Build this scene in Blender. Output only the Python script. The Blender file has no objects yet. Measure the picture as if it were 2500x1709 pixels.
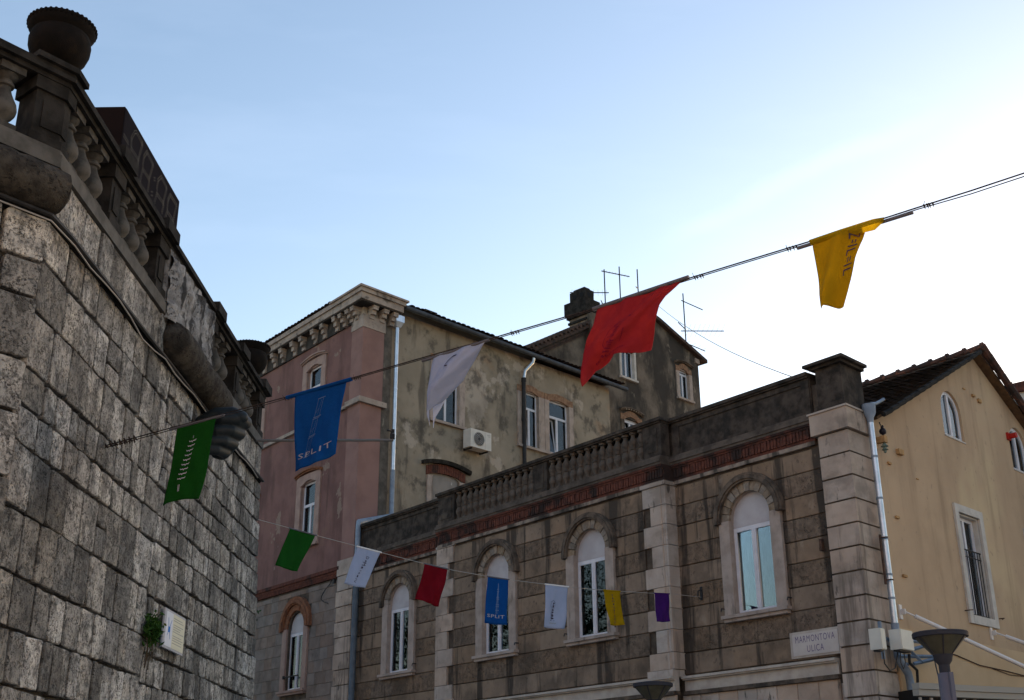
import bpy, bmesh, math, random
from mathutils import Vector, Matrix
random.seed(11)
rnd = random.random
def ru(a, b): return a + (b - a) * random.random()
SC = bpy.context.scene
COL = SC.collection

# ------------------------------------------------------------------ camera
TH = math.radians(21.48)
RO = math.radians(-0.395)
cam_d = bpy.data.cameras.new('camera')
cam_d.sensor_width = 36.0
cam_d.lens = 2928.0 / 2500.0 * 36.0
cam_d.clip_start = 0.1
cam_d.clip_end = 6000
cam = bpy.data.objects.new('camera', cam_d)
COL.objects.link(cam)
X0 = Vector((1, 0, 0)); Y0 = Vector((0, math.cos(TH), math.sin(TH))); Z0 = Vector((0, -math.sin(TH), math.cos(TH)))
XR = math.cos(RO) * X0 + math.sin(RO) * Z0
ZR = -math.sin(RO) * X0 + math.cos(RO) * Z0
cam.matrix_world = Matrix(((XR.x, ZR.x, -Y0.x, 0), (XR.y, ZR.y, -Y0.y, 0), (XR.z, ZR.z, -Y0.z, 1.65), (0, 0, 0, 1)))
SC.camera = cam

# ------------------------------------------------------------------ light
SUN_AZ = math.radians(40)          # to the right of straight ahead
SUN_EL = math.radians(5.0)
world = bpy.data.worlds.new('World')
SC.world = world
world.use_nodes = True
wn = world.node_tree.nodes; wl = world.node_tree.links
wn.clear()
sky = wn.new('ShaderNodeTexSky')
sky.sky_type = 'NISHITA'
sky.sun_disc = False
sky.sun_elevation = SUN_EL
sky.sun_rotation = SUN_AZ
sky.altitude = 20
sky.air_density = 1.0
sky.dust_density = 0.9
sky.ozone_density = 1.2
bg = wn.new('ShaderNodeBackground'); bg.inputs['Strength'].default_value = 0.15
wo = wn.new('ShaderNodeOutputWorld')
# thin high cirrus: long soft streaks that brighten the sky a little
tc = wn.new('ShaderNodeTexCoord')
mp = wn.new('ShaderNodeMapping'); mp.inputs['Rotation'].default_value = (0.2, 0.5, math.radians(-52)); mp.inputs['Scale'].default_value = (1.2, 5.5, 7.0)
ns = wn.new('ShaderNodeTexNoise'); ns.inputs['Scale'].default_value = 1.6; ns.inputs['Detail'].default_value = 5; ns.inputs['Roughness'].default_value = 0.55
cr = wn.new('ShaderNodeValToRGB'); cr.color_ramp.elements[0].position = 0.48; cr.color_ramp.elements[1].position = 0.78
cr.color_ramp.elements[1].color = (0.018, 0.018, 0.018, 1)
mx = wn.new('ShaderNodeMix'); mx.data_type = 'RGBA'; mx.blend_type = 'SCREEN' if False else 'MIX'
mx.inputs['B'].default_value = (9.0, 9.4, 10.0, 1)
wl.new(tc.outputs['Generated'], mp.inputs['Vector']); wl.new(mp.outputs['Vector'], ns.inputs['Vector'])
wl.new(ns.outputs['Fac'], cr.inputs['Fac']); wl.new(cr.outputs['Color'], mx.inputs['Factor'])
wl.new(sky.outputs['Color'], mx.inputs['A'])
# one soft bright cirrus streak
def px_ray(x, y):
    return ((x - 1250) / 2928 * XR - (y - 854.5) / 2928 * ZR + Y0).normalized()
r1_, r2_ = px_ray(1700, 560), px_ray(2230, 315)
nrm = r1_.cross(r2_).normalized(); mid_ = (r1_ + r2_).normalized()
def wmath(op, a, b=None):
    n = wn.new('ShaderNodeMath'); n.operation = op
    for i, v in enumerate((a, b)):
        if v is None: continue
        if isinstance(v, (int, float)): n.inputs[i].default_value = v
        else: wl.new(v, n.inputs[i])
    return n.outputs[0]
def wdot(vec):
    n = wn.new('ShaderNodeVectorMath'); n.operation = 'DOT_PRODUCT'; wl.new(tc.outputs['Generated'], n.inputs[0]); n.inputs[1].default_value = vec
    return n.outputs['Value']
def wramp(v, a, b):
    n = wn.new('ShaderNodeMapRange'); n.interpolation_type = 'SMOOTHERSTEP'; n.inputs['From Min'].default_value = a; n.inputs['From Max'].default_value = b; wl.new(v, n.inputs['Value'])
    return n.outputs['Result']
nz_ = wn.new('ShaderNodeTexNoise'); nz_.inputs['Scale'].default_value = 9; nz_.inputs['Detail'].default_value = 5; wl.new(tc.outputs['Generated'], nz_.inputs['Vector'])
off_ = wmath('MULTIPLY', wmath('SUBTRACT', nz_.outputs['Fac'], 0.5), 0.03)
across = wramp(wmath('ABSOLUTE', wmath('ADD', wdot(nrm), off_)), 0.014, 0.0)
along = wramp(wdot(mid_), math.cos(math.radians(8.0)), math.cos(math.radians(2.5)))
streak = wmath('MULTIPLY', wmath('MULTIPLY', across, along), wmath('MULTIPLY', wramp(nz_.outputs['Fac'], 0.25, 0.7), 0.018))
mx2 = wn.new('ShaderNodeMix'); mx2.data_type = 'RGBA'; mx2.inputs['B'].default_value = (9.0, 9.2, 9.6, 1)
wl.new(streak, mx2.inputs['Factor']); wl.new(mx.outputs['Result'], mx2.inputs['A'])
tint = wn.new('ShaderNodeMix'); tint.data_type = 'RGBA'; tint.blend_type = 'MULTIPLY'; tint.inputs['Factor'].default_value = 1.0; tint.inputs['B'].default_value = (1.0, 0.975, 1.06, 1)
wl.new(mx2.outputs['Result'], tint.inputs['A'])
wl.new(tint.outputs['Result'], bg.inputs['Color']); wl.new(bg.outputs['Background'], wo.inputs['Surface'])

sun_d = bpy.data.lights.new('sun', 'SUN')
sun_d.energy = 4.0
sun_d.angle = math.radians(0.5)
sun_d.color = (1.0, 0.72, 0.47)
sun = bpy.data.objects.new('sun', sun_d)
COL.objects.link(sun)
sd = Vector((math.sin(SUN_AZ) * math.cos(SUN_EL), math.cos(SUN_AZ) * math.cos(SUN_EL), math.sin(SUN_EL)))
sun.rotation_euler = sd.to_track_quat('Z', 'Y').to_euler()
sun.location = (30, 30, 40)

SC.view_settings.view_transform = 'Standard'
SC.view_settings.look = 'None'
SC.view_settings.gamma = 1
SC.view_settings.use_curve_mapping = False
SC.view_settings.exposure = 1.8

# ------------------------------------------------------------------ materials
MATS = {}
def srgb(r, g, b):
    f = lambda c: (c / 255 / 12.92) if c / 255 <= 0.04045 else ((c / 255 + 0.055) / 1.055) ** 2.4
    return (f(r), f(g), f(b), 1)
def C4(c): return (c[0], c[1], c[2], 1)

def mat(name, base, alt=None, nscale=3.0, rough=0.85, bump=0.3, bscale=40.0, layers=(), rand=0.0, spec=0.12, metal=0.0, pits=None, rsat=(0.7, 1.45), translucent=0.0, lo=0.35, hi=0.65, bdist=0.01):
    """base/alt mixed by noise; layers: (colour, (sx,sy,sz), lo, hi, amount[, detail]) masks of noise; rand: value shift per object"""
    m = bpy.data.materials.new(name); m.use_nodes = True
    t = m.node_tree; N = t.nodes; L = t.links
    b = N['Principled BSDF']
    b.inputs['Roughness'].default_value = rough
    b.inputs['Metallic'].default_value = metal
    b.inputs['Specular IOR Level'].default_value = spec
    tc = N.new('ShaderNodeTexCoord')
    def noise(vec, sc, det=5, ro=0.6):
        n = N.new('ShaderNodeTexNoise'); n.inputs['Scale'].default_value = sc; n.inputs['Detail'].default_value = det; n.inputs['Roughness'].default_value = ro
        L.new(vec, n.inputs['Vector']); return n.outputs['Fac']
    def ramp(v, lo, hi):
        r = N.new('ShaderNodeMapRange'); r.inputs['From Min'].default_value = lo; r.inputs['From Max'].default_value = hi; r.interpolation_type = 'SMOOTHSTEP'
        L.new(v, r.inputs['Value']); return r.outputs['Result']
    def mix(f, a, c, mode='MIX'):
        n = N.new('ShaderNodeMix'); n.data_type = 'RGBA'; n.blend_type = mode
        for s, v in (('Factor', f), ('A', a), ('B', c)):
            if isinstance(v, (int, float)): n.inputs[s].default_value = v
            elif isinstance(v, tuple): n.inputs[s].default_value = v
            else: L.new(v, n.inputs[s])
        return n.outputs['Result']
    vec = tc.outputs['Object']
    if rand:
        oi_ = N.new('ShaderNodeObjectInfo'); ge = N.new('ShaderNodeNewGeometry')
        sm = N.new('ShaderNodeMath'); sm.operation = 'ADD'; L.new(oi_.outputs['Random'], sm.inputs[0]); L.new(ge.outputs['Random Per Island'], sm.inputs[1])
        oi = N.new('ShaderNodeMath'); oi.operation = 'FRACT'; L.new(sm.outputs[0], oi.inputs[0])
        ad = N.new('ShaderNodeVectorMath'); ad.operation = 'SCALE'; L.new(oi.outputs[0], ad.inputs['Scale']); ad.inputs[0].default_value = (37, 17, 23)
        av = N.new('ShaderNodeVectorMath'); av.operation = 'ADD'; L.new(vec, av.inputs[0]); L.new(ad.outputs[0], av.inputs[1])
        rvec = av.outputs[0]
    else:
        rvec = vec
    col = C4(base)
    if alt is not None:
        col = mix(ramp(noise(rvec, nscale), lo, hi), C4(base), C4(alt))
    if rand:
        r1 = N.new('ShaderNodeMapRange'); r1.inputs['To Min'].default_value = 1 - rand; r1.inputs['To Max'].default_value = 1 + rand * 0.8
        L.new(oi.outputs[0], r1.inputs['Value'])
        hs = N.new('ShaderNodeHueSaturation')
        if isinstance(col, tuple): hs.inputs['Color'].default_value = col
        else: L.new(col, hs.inputs['Color'])
        L.new(r1.outputs['Result'], hs.inputs['Value'])
        fr = N.new('ShaderNodeMath'); fr.operation = 'FRACT'; ml = N.new('ShaderNodeMath'); ml.operation = 'MULTIPLY'; ml.inputs[1].default_value = 7.31
        L.new(oi.outputs[0], ml.inputs[0]); L.new(ml.outputs[0], fr.inputs[0])
        r2 = N.new('ShaderNodeMapRange'); r2.inputs['To Min'].default_value = rsat[0]; r2.inputs['To Max'].default_value = rsat[1]; L.new(fr.outputs[0], r2.inputs['Value'])
        L.new(r2.outputs['Result'], hs.inputs['Saturation'])
        col = hs.outputs['Color']
    for ly in layers:
        mpn = N.new('ShaderNodeMapping'); mpn.inputs['Scale'].default_value = ly[1]; L.new(vec, mpn.inputs['Vector'])
        mpn.inputs['Location'].default_value = ly[6] if len(ly) > 6 else (ru(-9, 9), ru(-9, 9), ru(-9, 9))
        f = ramp(noise(mpn.outputs['Vector'], 1.0, ly[5] if len(ly) > 5 else 6, 0.62), ly[2], ly[3])
        mu = N.new('ShaderNodeMath'); mu.operation = 'MULTIPLY'; mu.inputs[1].default_value = ly[4]; L.new(f, mu.inputs[0])
        col = mix(mu.outputs[0], col, C4(ly[0]))
    hgt = noise(vec, bscale, 8, 0.7)
    if pits:
        sc_, dark, thr, amt = pits
        vo = N.new('ShaderNodeTexVoronoi'); vo.inputs['Scale'].default_value = sc_; vo.inputs['Randomness'].default_value = 1
        dn = N.new('ShaderNodeMix'); dn.data_type = 'VECTOR'; 
        nz = N.new('ShaderNodeTexNoise'); nz.inputs['Scale'].default_value = sc_ * 1.2; nz.inputs['Detail'].default_value = 3; L.new(vec, nz.inputs['Vector'])
        sv = N.new('ShaderNodeVectorMath'); sv.operation = 'SCALE'; sv.inputs['Scale'].default_value = 2.2 / sc_; L.new(nz.outputs['Color'], sv.inputs[0])
        av2 = N.new('ShaderNodeVectorMath'); av2.operation = 'ADD'; L.new(vec, av2.inputs[0]); L.new(sv.outputs[0], av2.inputs[1])
        L.new(av2.outputs[0], vo.inputs['Vector'])
        pm = ramp(vo.outputs['Distance'], thr, thr * 0.45)
        gate = ramp(noise(vec, sc_ * 0.22, 3), 0.42, 0.6)
        mg = N.new('ShaderNodeMath'); mg.operation = 'MULTIPLY'; L.new(pm, mg.inputs[0]); L.new(gate, mg.inputs[1])
        ma = N.new('ShaderNodeMath'); ma.operation = 'MULTIPLY'; L.new(mg.outputs[0], ma.inputs[0]); ma.inputs[1].default_value = amt
        col = mix(ma.outputs[0], col, C4(dark))
        sb = N.new('ShaderNodeMath'); sb.operation = 'SUBTRACT'; L.new(hgt, sb.inputs[0]); L.new(mg.outputs[0], sb.inputs[1]); hgt = sb.outputs[0]
    if isinstance(col, tuple): b.inputs['Base Color'].default_value = col
    else: L.new(col, b.inputs['Base Color'])
    if bump:
        bp = N.new('ShaderNodeBump'); bp.inputs['Strength'].default_value = bump; bp.inputs['Distance'].default_value = bdist
        L.new(hgt, bp.inputs['Height']); L.new(bp.outputs['Normal'], b.inputs['Normal'])
    if translucent:
        tr = N.new('ShaderNodeBsdfTranslucent')
        if isinstance(col, tuple): tr.inputs['Color'].default_value = col
        else: L.new(col, tr.inputs['Color'])
        ms = N.new('ShaderNodeMixShader'); ms.inputs['Fac'].default_value = translucent
        out = [n for n in N if n.type == 'OUTPUT_MATERIAL'][0]
        L.new(b.outputs[0], ms.inputs[1]); L.new(tr.outputs[0], ms.inputs[2]); L.new(ms.outputs[0], out.inputs['Surface'])
    MATS[name] = m
    return m

def mat_glass(name, tint, trans=0.85):
    m = bpy.data.materials.new(name); m.use_nodes = True
    N = m.node_tree.nodes; L = m.node_tree.links; N.clear()
    out = N.new('ShaderNodeOutputMaterial')
    fr = N.new('ShaderNodeFresnel'); fr.inputs['IOR'].default_value = 1.5
    tr = N.new('ShaderNodeBsdfTransparent'); tr.inputs['Color'].default_value = C4(tint)
    gl = N.new('ShaderNodeBsdfGlossy'); gl.inputs['Roughness'].default_value = 0.02; gl.inputs['Color'].default_value = (0.9, 0.95, 1, 1)
    ms = N.new('ShaderNodeMixShader')
    L.new(fr.outputs[0], ms.inputs['Fac']); L.new(tr.outputs[0], ms.inputs[1]); L.new(gl.outputs[0], ms.inputs[2]); L.new(ms.outputs[0], out.inputs['Surface'])
    return m

DK = (0.018, 0.017, 0.017)
M_stone = mat('hewn_limestone', (0.44, 0.42, 0.39), (0.24, 0.231, 0.220), 5.0, 0.95, 1.0, 30, rand=0.55, pits=(46, (0.045, 0.043, 0.041), 0.48, 0.85),
              layers=[((0.07, 0.069, 0.067), (1.1, 1.1, 0.9), 0.50, 0.66, 0.6), ((0.34, 0.28, 0.17), (1.3, 1.3, 1.0), 0.60, 0.8, 0.3), (DK, (1.6, 1.6, 0.3), 0.57, 0.66, 0.6), ((0.045, 0.044, 0.043), (9, 9, 8), 0.53, 0.62, 0.6), ((0.05, 0.049, 0.048), (34, 34, 30), 0.52, 0.60, 0.6, 3)], bdist=0.02)
M_mortar = mat('old_mortar', (0.045, 0.043, 0.041), (0.026, 0.025, 0.024), 5, 0.95, 0.7, 50)
M_balu = mat('weathered_baluster_stone', (0.092, 0.087, 0.080), (0.04, 0.038, 0.035), 6, 0.9, 0.4, 60, layers=[((0.05, 0.046, 0.04), (3, 3, 2.2), 0.52, 0.7, 0.7)])
M_balu2 = mat('house_baluster_stone', (0.105, 0.086, 0.072), (0.055, 0.046, 0.04), 6, 0.92, 0.4, 60, layers=[((0.035, 0.03, 0.027), (2, 2, 2.5), 0.54, 0.7, 0.6)])
M_dkst = mat('blackened_stone', (0.028, 0.026, 0.024), (0.011, 0.0105, 0.010), 5, 0.95, 0.5, 60, layers=[((0.07, 0.064, 0.057), (2.5, 2.5, 2.5), 0.6, 0.75, 0.4)])
M_plinth = mat('grey_cement_band', (0.105, 0.101, 0.095), (0.06, 0.058, 0.054), 4, 0.9, 0.3, 60)
M_rock = mat('rustic_dripstone', (0.35, 0.35, 0.355), (0.16, 0.16, 0.165), 5, 0.95, 1.0, 22, pits=(24, (0.05, 0.05, 0.05), 0.4, 0.8), layers=[((0.028, 0.028, 0.03), (4.5, 4.5, 0.6), 0.50, 0.58, 0.9)], bdist=0.03)
M_roll = mat('rough_roll_stone', (0.07, 0.062, 0.053), (0.03, 0.027, 0.024), 7, 0.95, 1.0, 24, pits=(30, (0.02, 0.02, 0.02), 0.4, 0.7), bdist=0.03)
M_terra = mat('mossy_terracotta', (0.008, 0.0065, 0.006), (0.005, 0.0045, 0.004), 6, 0.95, 0.5, 60, layers=[((0.018, 0.013, 0.009), (4, 4, 4), 0.55, 0.7, 0.5)])

ST = (0.022, 0.02, 0.019)
M_ash = mat('smooth_sandstone_course', (0.225, 0.165, 0.121), (0.170, 0.126, 0.094), 1.6, 0.92, 0.35, 50, rand=0.05, rsat=(0.92, 1.12),
            layers=[((0.085, 0.066, 0.052), (1.2, 1.2, 1.2), 0.48, 0.68, 0.6), (ST, (1.9, 1.9, 0.16), 0.515, 0.60, 0.8, 6, (3.1, 1.7, 2.2)), ((0.05, 0.041, 0.034), (0.55, 0.55, 0.4), 0.52, 0.66, 0.55, 6, (1.3, 4.1, 0.7)), ((0.27, 0.215, 0.17), (3, 3, 1.3), 0.62, 0.72, 0.5), ((0.21, 0.115, 0.072), (0.9, 0.9, 1.4), 0.58, 0.75, 0.4), ((0.05, 0.04, 0.034), (9, 9, 7), 0.58, 0.68, 0.5)])
M_ash2 = mat('rough_sandstone_course', (0.190, 0.138, 0.101), (0.125, 0.092, 0.069), 7, 0.95, 1.0, 30, rand=0.05, rsat=(0.92, 1.12), pits=(22, (0.05, 0.038, 0.03), 0.45, 0.5),
            layers=[(ST, (1.9, 1.9, 0.16), 0.515, 0.60, 0.8, 6, (3.1, 1.7, 2.2)), ((0.05, 0.041, 0.034), (0.55, 0.55, 0.4), 0.52, 0.66, 0.55, 6, (1.3, 4.1, 0.7)), ((0.07, 0.054, 0.043), (1.0, 1.0, 1.2), 0.52, 0.7, 0.55), ((0.22, 0.165, 0.125), (2.5, 2.5, 1.6), 0.6, 0.72, 0.45)], bdist=0.02)
M_ashcore = mat('sandstone_joint', (0.09, 0.07, 0.055), (0.05, 0.04, 0.033), 4, 0.95, 0.3, 50)
M_quoin = mat('pale_quoin_stone', (0.39, 0.325, 0.28), (0.31, 0.255, 0.22), 1.8, 0.9, 0.25, 70, rand=0.09, pits=(60, (0.2, 0.17, 0.15), 0.3, 0.35),
            layers=[((0.17, 0.138, 0.115), (1.3, 1.3, 1.8), 0.47, 0.66, 0.6), (ST, (5, 5, 1.6), 0.60, 0.69, 0.75), ((0.07, 0.058, 0.05), (2.4, 2.4, 0.22), 0.56, 0.66, 0.6)])
M_hood = mat('grimy_hood_stone', (0.125, 0.096, 0.075), (0.055, 0.044, 0.037), 5, 0.92, 0.5, 50, layers=[((0.03, 0.028, 0.025), (2, 2, 2), 0.52, 0.7, 0.6)])
M_vous = mat('voussoir_stone', (0.25, 0.205, 0.165), (0.15, 0.122, 0.098), 7, 0.92, 0.5, 50, rand=0.15)
M_jamb = mat('worn_jamb_stone', (0.33, 0.275, 0.245), (0.25, 0.205, 0.18), 3, 0.9, 0.3, 60, layers=[((0.08, 0.066, 0.055), (6, 6, 1.5), 0.56, 0.72, 0.6)])
M_para = mat('black_crusted_parapet', (0.062, 0.05, 0.042), (0.022, 0.019, 0.017), 3.5, 0.95, 0.6, 45,
            layers=[((0.14, 0.112, 0.09), (1.6, 1.6, 1.6), 0.57, 0.72, 0.5), (DK, (3, 3, 0.5), 0.55, 0.7, 0.7)])
M_parab = mat('grey_render_band', (0.10, 0.082, 0.07), (0.055, 0.046, 0.04), 3, 0.92, 0.4, 50, layers=[(DK, (4, 4, 1), 0.6, 0.72, 0.6)])
M_brick = mat('old_red_brick', (0.115, 0.042, 0.03), (0.07, 0.028, 0.022), 9, 0.92, 0.5, 60, layers=[(DK, (1.3, 1.3, 1.3), 0.49, 0.62, 0.85), ((0.24, 0.11, 0.07), (7, 7, 7), 0.62, 0.72, 0.45)])
M_brick2 = mat('pale_brick_arch', (0.25, 0.155, 0.10), (0.16, 0.09, 0.06), 9, 0.92, 0.5, 60)
M_bhood = mat('tawny_brick_hood', (0.215, 0.095, 0.052), (0.13, 0.06, 0.038), 7, 0.92, 0.4, 60, layers=[(DK, (3, 3, 3), 0.62, 0.75, 0.6)])
M_white = mat('white_window_frame', (0.55, 0.55, 0.60), (0.48, 0.48, 0.53), 4, 0.45, 0.0)
M_lun = mat('white_lunette_panel', (0.40, 0.38, 0.40), (0.34, 0.32, 0.335), 2, 0.6, 0.0)
M_curt = mat('pale_curtain', (0.5, 0.5, 0.48), (0.34, 0.35, 0.35), 2, 0.9, 0.0)
M_curtw = mat('white_curtain', (0.75, 0.77, 0.8), (0.68, 0.7, 0.73), 2, 0.9, 0.0)
M_dcurt = mat('dark_curtain', (0.06, 0.065, 0.06), (0.035, 0.035, 0.035), 2, 0.9, 0.0)
M_dark = mat('dark_room', (0.012, 0.013, 0.016), None, rough=0.9, bump=0)
M_glass = mat_glass('window_glass', (0.75, 0.8, 0.82))
M_pink = mat('faded_pink_stucco', (0.175, 0.098, 0.088), (0.14, 0.077, 0.071), 1.2, 0.95, 0.25, 60,
            layers=[((0.08, 0.046, 0.043), (1.3, 1.3, 0.35), 0.48, 0.68, 0.6), ((0.21, 0.13, 0.095), (0.8, 0.8, 0.8), 0.58, 0.75, 0.45), ((0.11, 0.07, 0.07), (5, 5, 5), 0.60, 0.70, 0.5), ((0.24, 0.19, 0.155), (0.9, 0.9, 0.7), 0.635, 0.645, 0.6, 8), ((0.05, 0.033, 0.032), (2.6, 2.6, 0.16), 0.60, 0.70, 0.55)])
M_ashg = mat('grey_ashlar', (0.19, 0.155, 0.138), (0.145, 0.118, 0.104), 2.5, 0.92, 0.4, 50, rand=0.12, layers=[((0.07, 0.058, 0.05), (2, 2, 1.5), 0.52, 0.7, 0.6), ((0.25, 0.215, 0.19), (4, 4, 3), 0.62, 0.72, 0.4)])
M_pinkl = mat('pink_pilaster_stucco', (0.23, 0.137, 0.122), (0.19, 0.112, 0.10), 1.2, 0.95, 0.25, 60, layers=[((0.18, 0.10, 0.1), (1.6, 1.6, 0.4), 0.56, 0.74, 0.45)])
M_cornice = mat('cornice_stone', (0.31, 0.26, 0.225), (0.23, 0.19, 0.165), 3, 0.9, 0.3, 60, layers=[((0.04, 0.035, 0.03), (2.5, 2.5, 3), 0.54, 0.66, 0.7)])
M_soffit = mat('shade_toned_soffit', (0.05, 0.044, 0.04), (0.03, 0.027, 0.025), 4, 0.95, 0.3, 50)  # shade under the cornice is put into this dark colour
M_stucco = mat('peeling_ochre_stucco', (0.255, 0.217, 0.170), (0.205, 0.174, 0.136), 0.9, 0.95, 0.35, 45,
            layers=[((0.34, 0.295, 0.25), (0.5, 0.5, 0.42), 0.55, 0.575, 0.8, 7), ((0.27, 0.175, 0.11), (0.5, 0.5, 0.8), 0.57, 0.7, 0.6), ((0.10, 0.085, 0.07), (0.35, 0.35, 0.35), 0.50, 0.62, 0.5, 7), ((0.05, 0.045, 0.04), (1.7, 1.7, 1.5), 0.50, 0.66, 0.72, 15), ((0.065, 0.056, 0.048), (1.8, 1.8, 0.25), 0.56, 0.68, 0.65)])
M_strip2 = mat('stained_pale_strip', (0.26, 0.21, 0.175), (0.18, 0.145, 0.12), 4, 0.92, 0.3, 50, layers=[(ST, (1.6, 1.6, 1), 0.52, 0.62, 0.7), (ST, (1.9, 1.9, 0.16), 0.515, 0.60, 0.8, 6, (3.1, 1.7, 2.2)), ((0.05, 0.041, 0.034), (0.55, 0.55, 0.4), 0.52, 0.66, 0.55, 6, (1.3, 4.1, 0.7))])
M_strip = mat('mouldy_grey_render', (0.13, 0.112, 0.095), (0.075, 0.066, 0.058), 3, 0.95, 0.6, 40, layers=[((0.3, 0.27, 0.22), (4, 4, 1.2), 0.62, 0.7, 0.6)])
M_gable = mat('blackened_gable_render', (0.15, 0.122, 0.098), (0.08, 0.066, 0.054), 1.4, 0.95, 0.5, 40,
            layers=[((0.026, 0.024, 0.023), (0.9, 0.9, 0.4), 0.42, 0.58, 0.85, 9), ((0.23, 0.192, 0.155), (1.6, 1.6, 0.9), 0.61, 0.70, 0.7, 8)])
M_yel = mat('ochre_yellow_stucco', (0.415, 0.298, 0.198), (0.365, 0.26, 0.173), 0.6, 0.93, 0.25, 60,
            layers=[((0.49, 0.385, 0.24), (0.38, 0.38, 0.26), 0.52, 0.68, 0.6, 3), ((0.24, 0.165, 0.108), (2.2, 2.2, 0.22), 0.50, 0.68, 0.5), ((0.27, 0.19, 0.125), (1.1, 1.1, 0.5), 0.52, 0.72, 0.45), ((0.2, 0.15, 0.11), (7, 7, 5), 0.63, 0.7, 0.5)])
M_yelb = mat('pale_yellow_lower_stucco', (0.46, 0.335, 0.215), (0.41, 0.295, 0.185), 0.8, 0.93, 0.2, 60, layers=[((0.42, 0.28, 0.17), (1.6, 1.6, 0.6), 0.62, 0.8, 0.5)])
M_wsurr = mat('whitewashed_surround', (0.47, 0.44, 0.41), (0.38, 0.355, 0.33), 3, 0.85, 0.2, 60, layers=[((0.2, 0.19, 0.17), (4, 4, 2), 0.66, 0.76, 0.6)])
M_side = mat('stained_side_stone', (0.40, 0.345, 0.30), (0.30, 0.26, 0.23), 2, 0.92, 0.4, 50, layers=[((0.13, 0.12, 0.11), (1.2, 1.2, 1.2), 0.53, 0.62, 0.85)])
M_tiley = mat('mottled_roof_tile', (0.085, 0.05, 0.04), (0.05, 0.036, 0.032), 6, 0.95, 0.5, 60, rand=0.32, layers=[((0.02, 0.019, 0.02), (0.9, 0.9, 0.9), 0.46, 0.62, 0.6)])
M_tile = mat('old_roof_tile', (0.10, 0.048, 0.036), (0.04, 0.03, 0.028), 6, 0.9, 0.5, 60, layers=[((0.2, 0.08, 0.05), (5, 4, 4), 0.58, 0.64, 0.7), ((0.018, 0.017, 0.018), (0.9, 0.9, 0.9), 0.46, 0.62, 0.8), ((0.14, 0.13, 0.12), (6, 6, 6), 0.66, 0.72, 0.5)])
M_tiled = mat('dark_roof_tile', (0.07, 0.045, 0.038), (0.03, 0.025, 0.024), 5, 0.9, 0.5, 60)
M_zinc = mat('zinc_pipe', (0.50, 0.56, 0.66), (0.40, 0.46, 0.55), 4, 0.38, 0.0, metal=0.75, spec=0.5)
M_zincd = mat('painted_blue_grey_pipe', (0.10, 0.125, 0.155), (0.07, 0.09, 0.115), 4, 0.6, 0.0)
M_zincb = mat('old_blue_grey_pipe', (0.21, 0.26, 0.33), (0.15, 0.19, 0.25), 4, 0.5, 0.0)
M_iron = mat('dark_iron', (0.03, 0.03, 0.033), (0.02, 0.02, 0.022), 8, 0.6, 0.0)
M_rust = mat('rusty_iron', (0.09, 0.05, 0.035), (0.045, 0.03, 0.025), 12, 0.8, 0.3, 60)
M_gutter = mat('dark_gutter', (0.055, 0.065, 0.08), (0.035, 0.04, 0.05), 4, 0.55, 0.0)
M_rope = mat('dark_rope', (0.045, 0.035, 0.032), (0.025, 0.02, 0.02), 30, 0.8, 0.0)
M_cord = mat('pale_cord', (0.30, 0.28, 0.26), None, rough=0.8, bump=0)
M_bar = mat('grey_plastic_rod', (0.10, 0.10, 0.12), None, rough=0.5, bump=0)
M_wbar = mat('white_plastic_rod', (0.7, 0.68, 0.68), None, rough=0.5, bump=0)
M_green = mat('green_cloth', (0.008, 0.085, 0.010), (0.007, 0.072, 0.009), 4, 0.9, 0.55, 7, translucent=0.3, spec=0.1, bdist=0.03)
M_blue = mat('blue_cloth', (0.005, 0.072, 0.29), (0.004, 0.062, 0.255), 4, 0.9, 0.55, 7, translucent=0.3, spec=0.1, bdist=0.03)
M_whitec = mat('white_cloth', (0.40, 0.46, 0.63), (0.37, 0.43, 0.59), 4, 0.9, 0.55, 7, translucent=0.35, spec=0.1, bdist=0.03)
M_red = mat('red_cloth', (0.30, 0.030, 0.034), (0.25, 0.022, 0.032), 4, 0.9, 0.55, 7, translucent=0.35, spec=0.1, bdist=0.03)
M_red2 = mat('crimson_cloth', (0.18, 0.004, 0.012), (0.15, 0.003, 0.010), 4, 0.9, 0.55, 7, translucent=0.3, spec=0.1, bdist=0.03)
M_yellowc = mat('yellow_cloth', (0.40, 0.265, 0.006), (0.35, 0.225, 0.005), 4, 0.9, 0.55, 7, translucent=0.3, spec=0.1, bdist=0.03)
M_purple = mat('purple_cloth', (0.062, 0.014, 0.16), (0.05, 0.012, 0.135), 4, 0.9, 0.55, 7, translucent=0.2, spec=0.1, bdist=0.03)
M_inkw = mat('pale_print', (0.55, 0.55, 0.62), None, rough=0.9, bump=0)
M_inkp = mat('faint_pale_print', (0.09, 0.16, 0.32), None, rough=0.9, bump=0)
M_inkw2 = mat('soft_pale_print', (0.26, 0.28, 0.36), None, rough=0.9, bump=0)
M_inkd = mat('dark_print', (0.05, 0.04, 0.07), None, rough=0.9, bump=0)
M_inkr = mat('dark_red_print', (0.16, 0.008, 0.03), None, rough=0.9, bump=0)
M_inkv = mat('violet_carved_letter', (0.13, 0.105, 0.19), None, rough=0.9, bump=0)
M_inkb = mat('blue_print', (0.03, 0.16, 0.5), None, rough=0.8, bump=0)
M_inkg = mat('grey_print', (0.3, 0.3, 0.3), None, rough=0.8, bump=0)
M_bronze = mat('dark_green_bronze', (0.008, 0.013, 0.017), (0.014, 0.021, 0.025), 7, 0.55, 0.2, 40, spec=0.3)
M_plaque = mat('marble_plaque', (0.46, 0.42, 0.40), (0.40, 0.365, 0.35), 2, 0.7, 0.1, 60)
M_plq2 = mat('plaque_rim', (0.43, 0.385, 0.345), (0.33, 0.29, 0.26), 3, 0.8, 0.2, 60)
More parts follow.
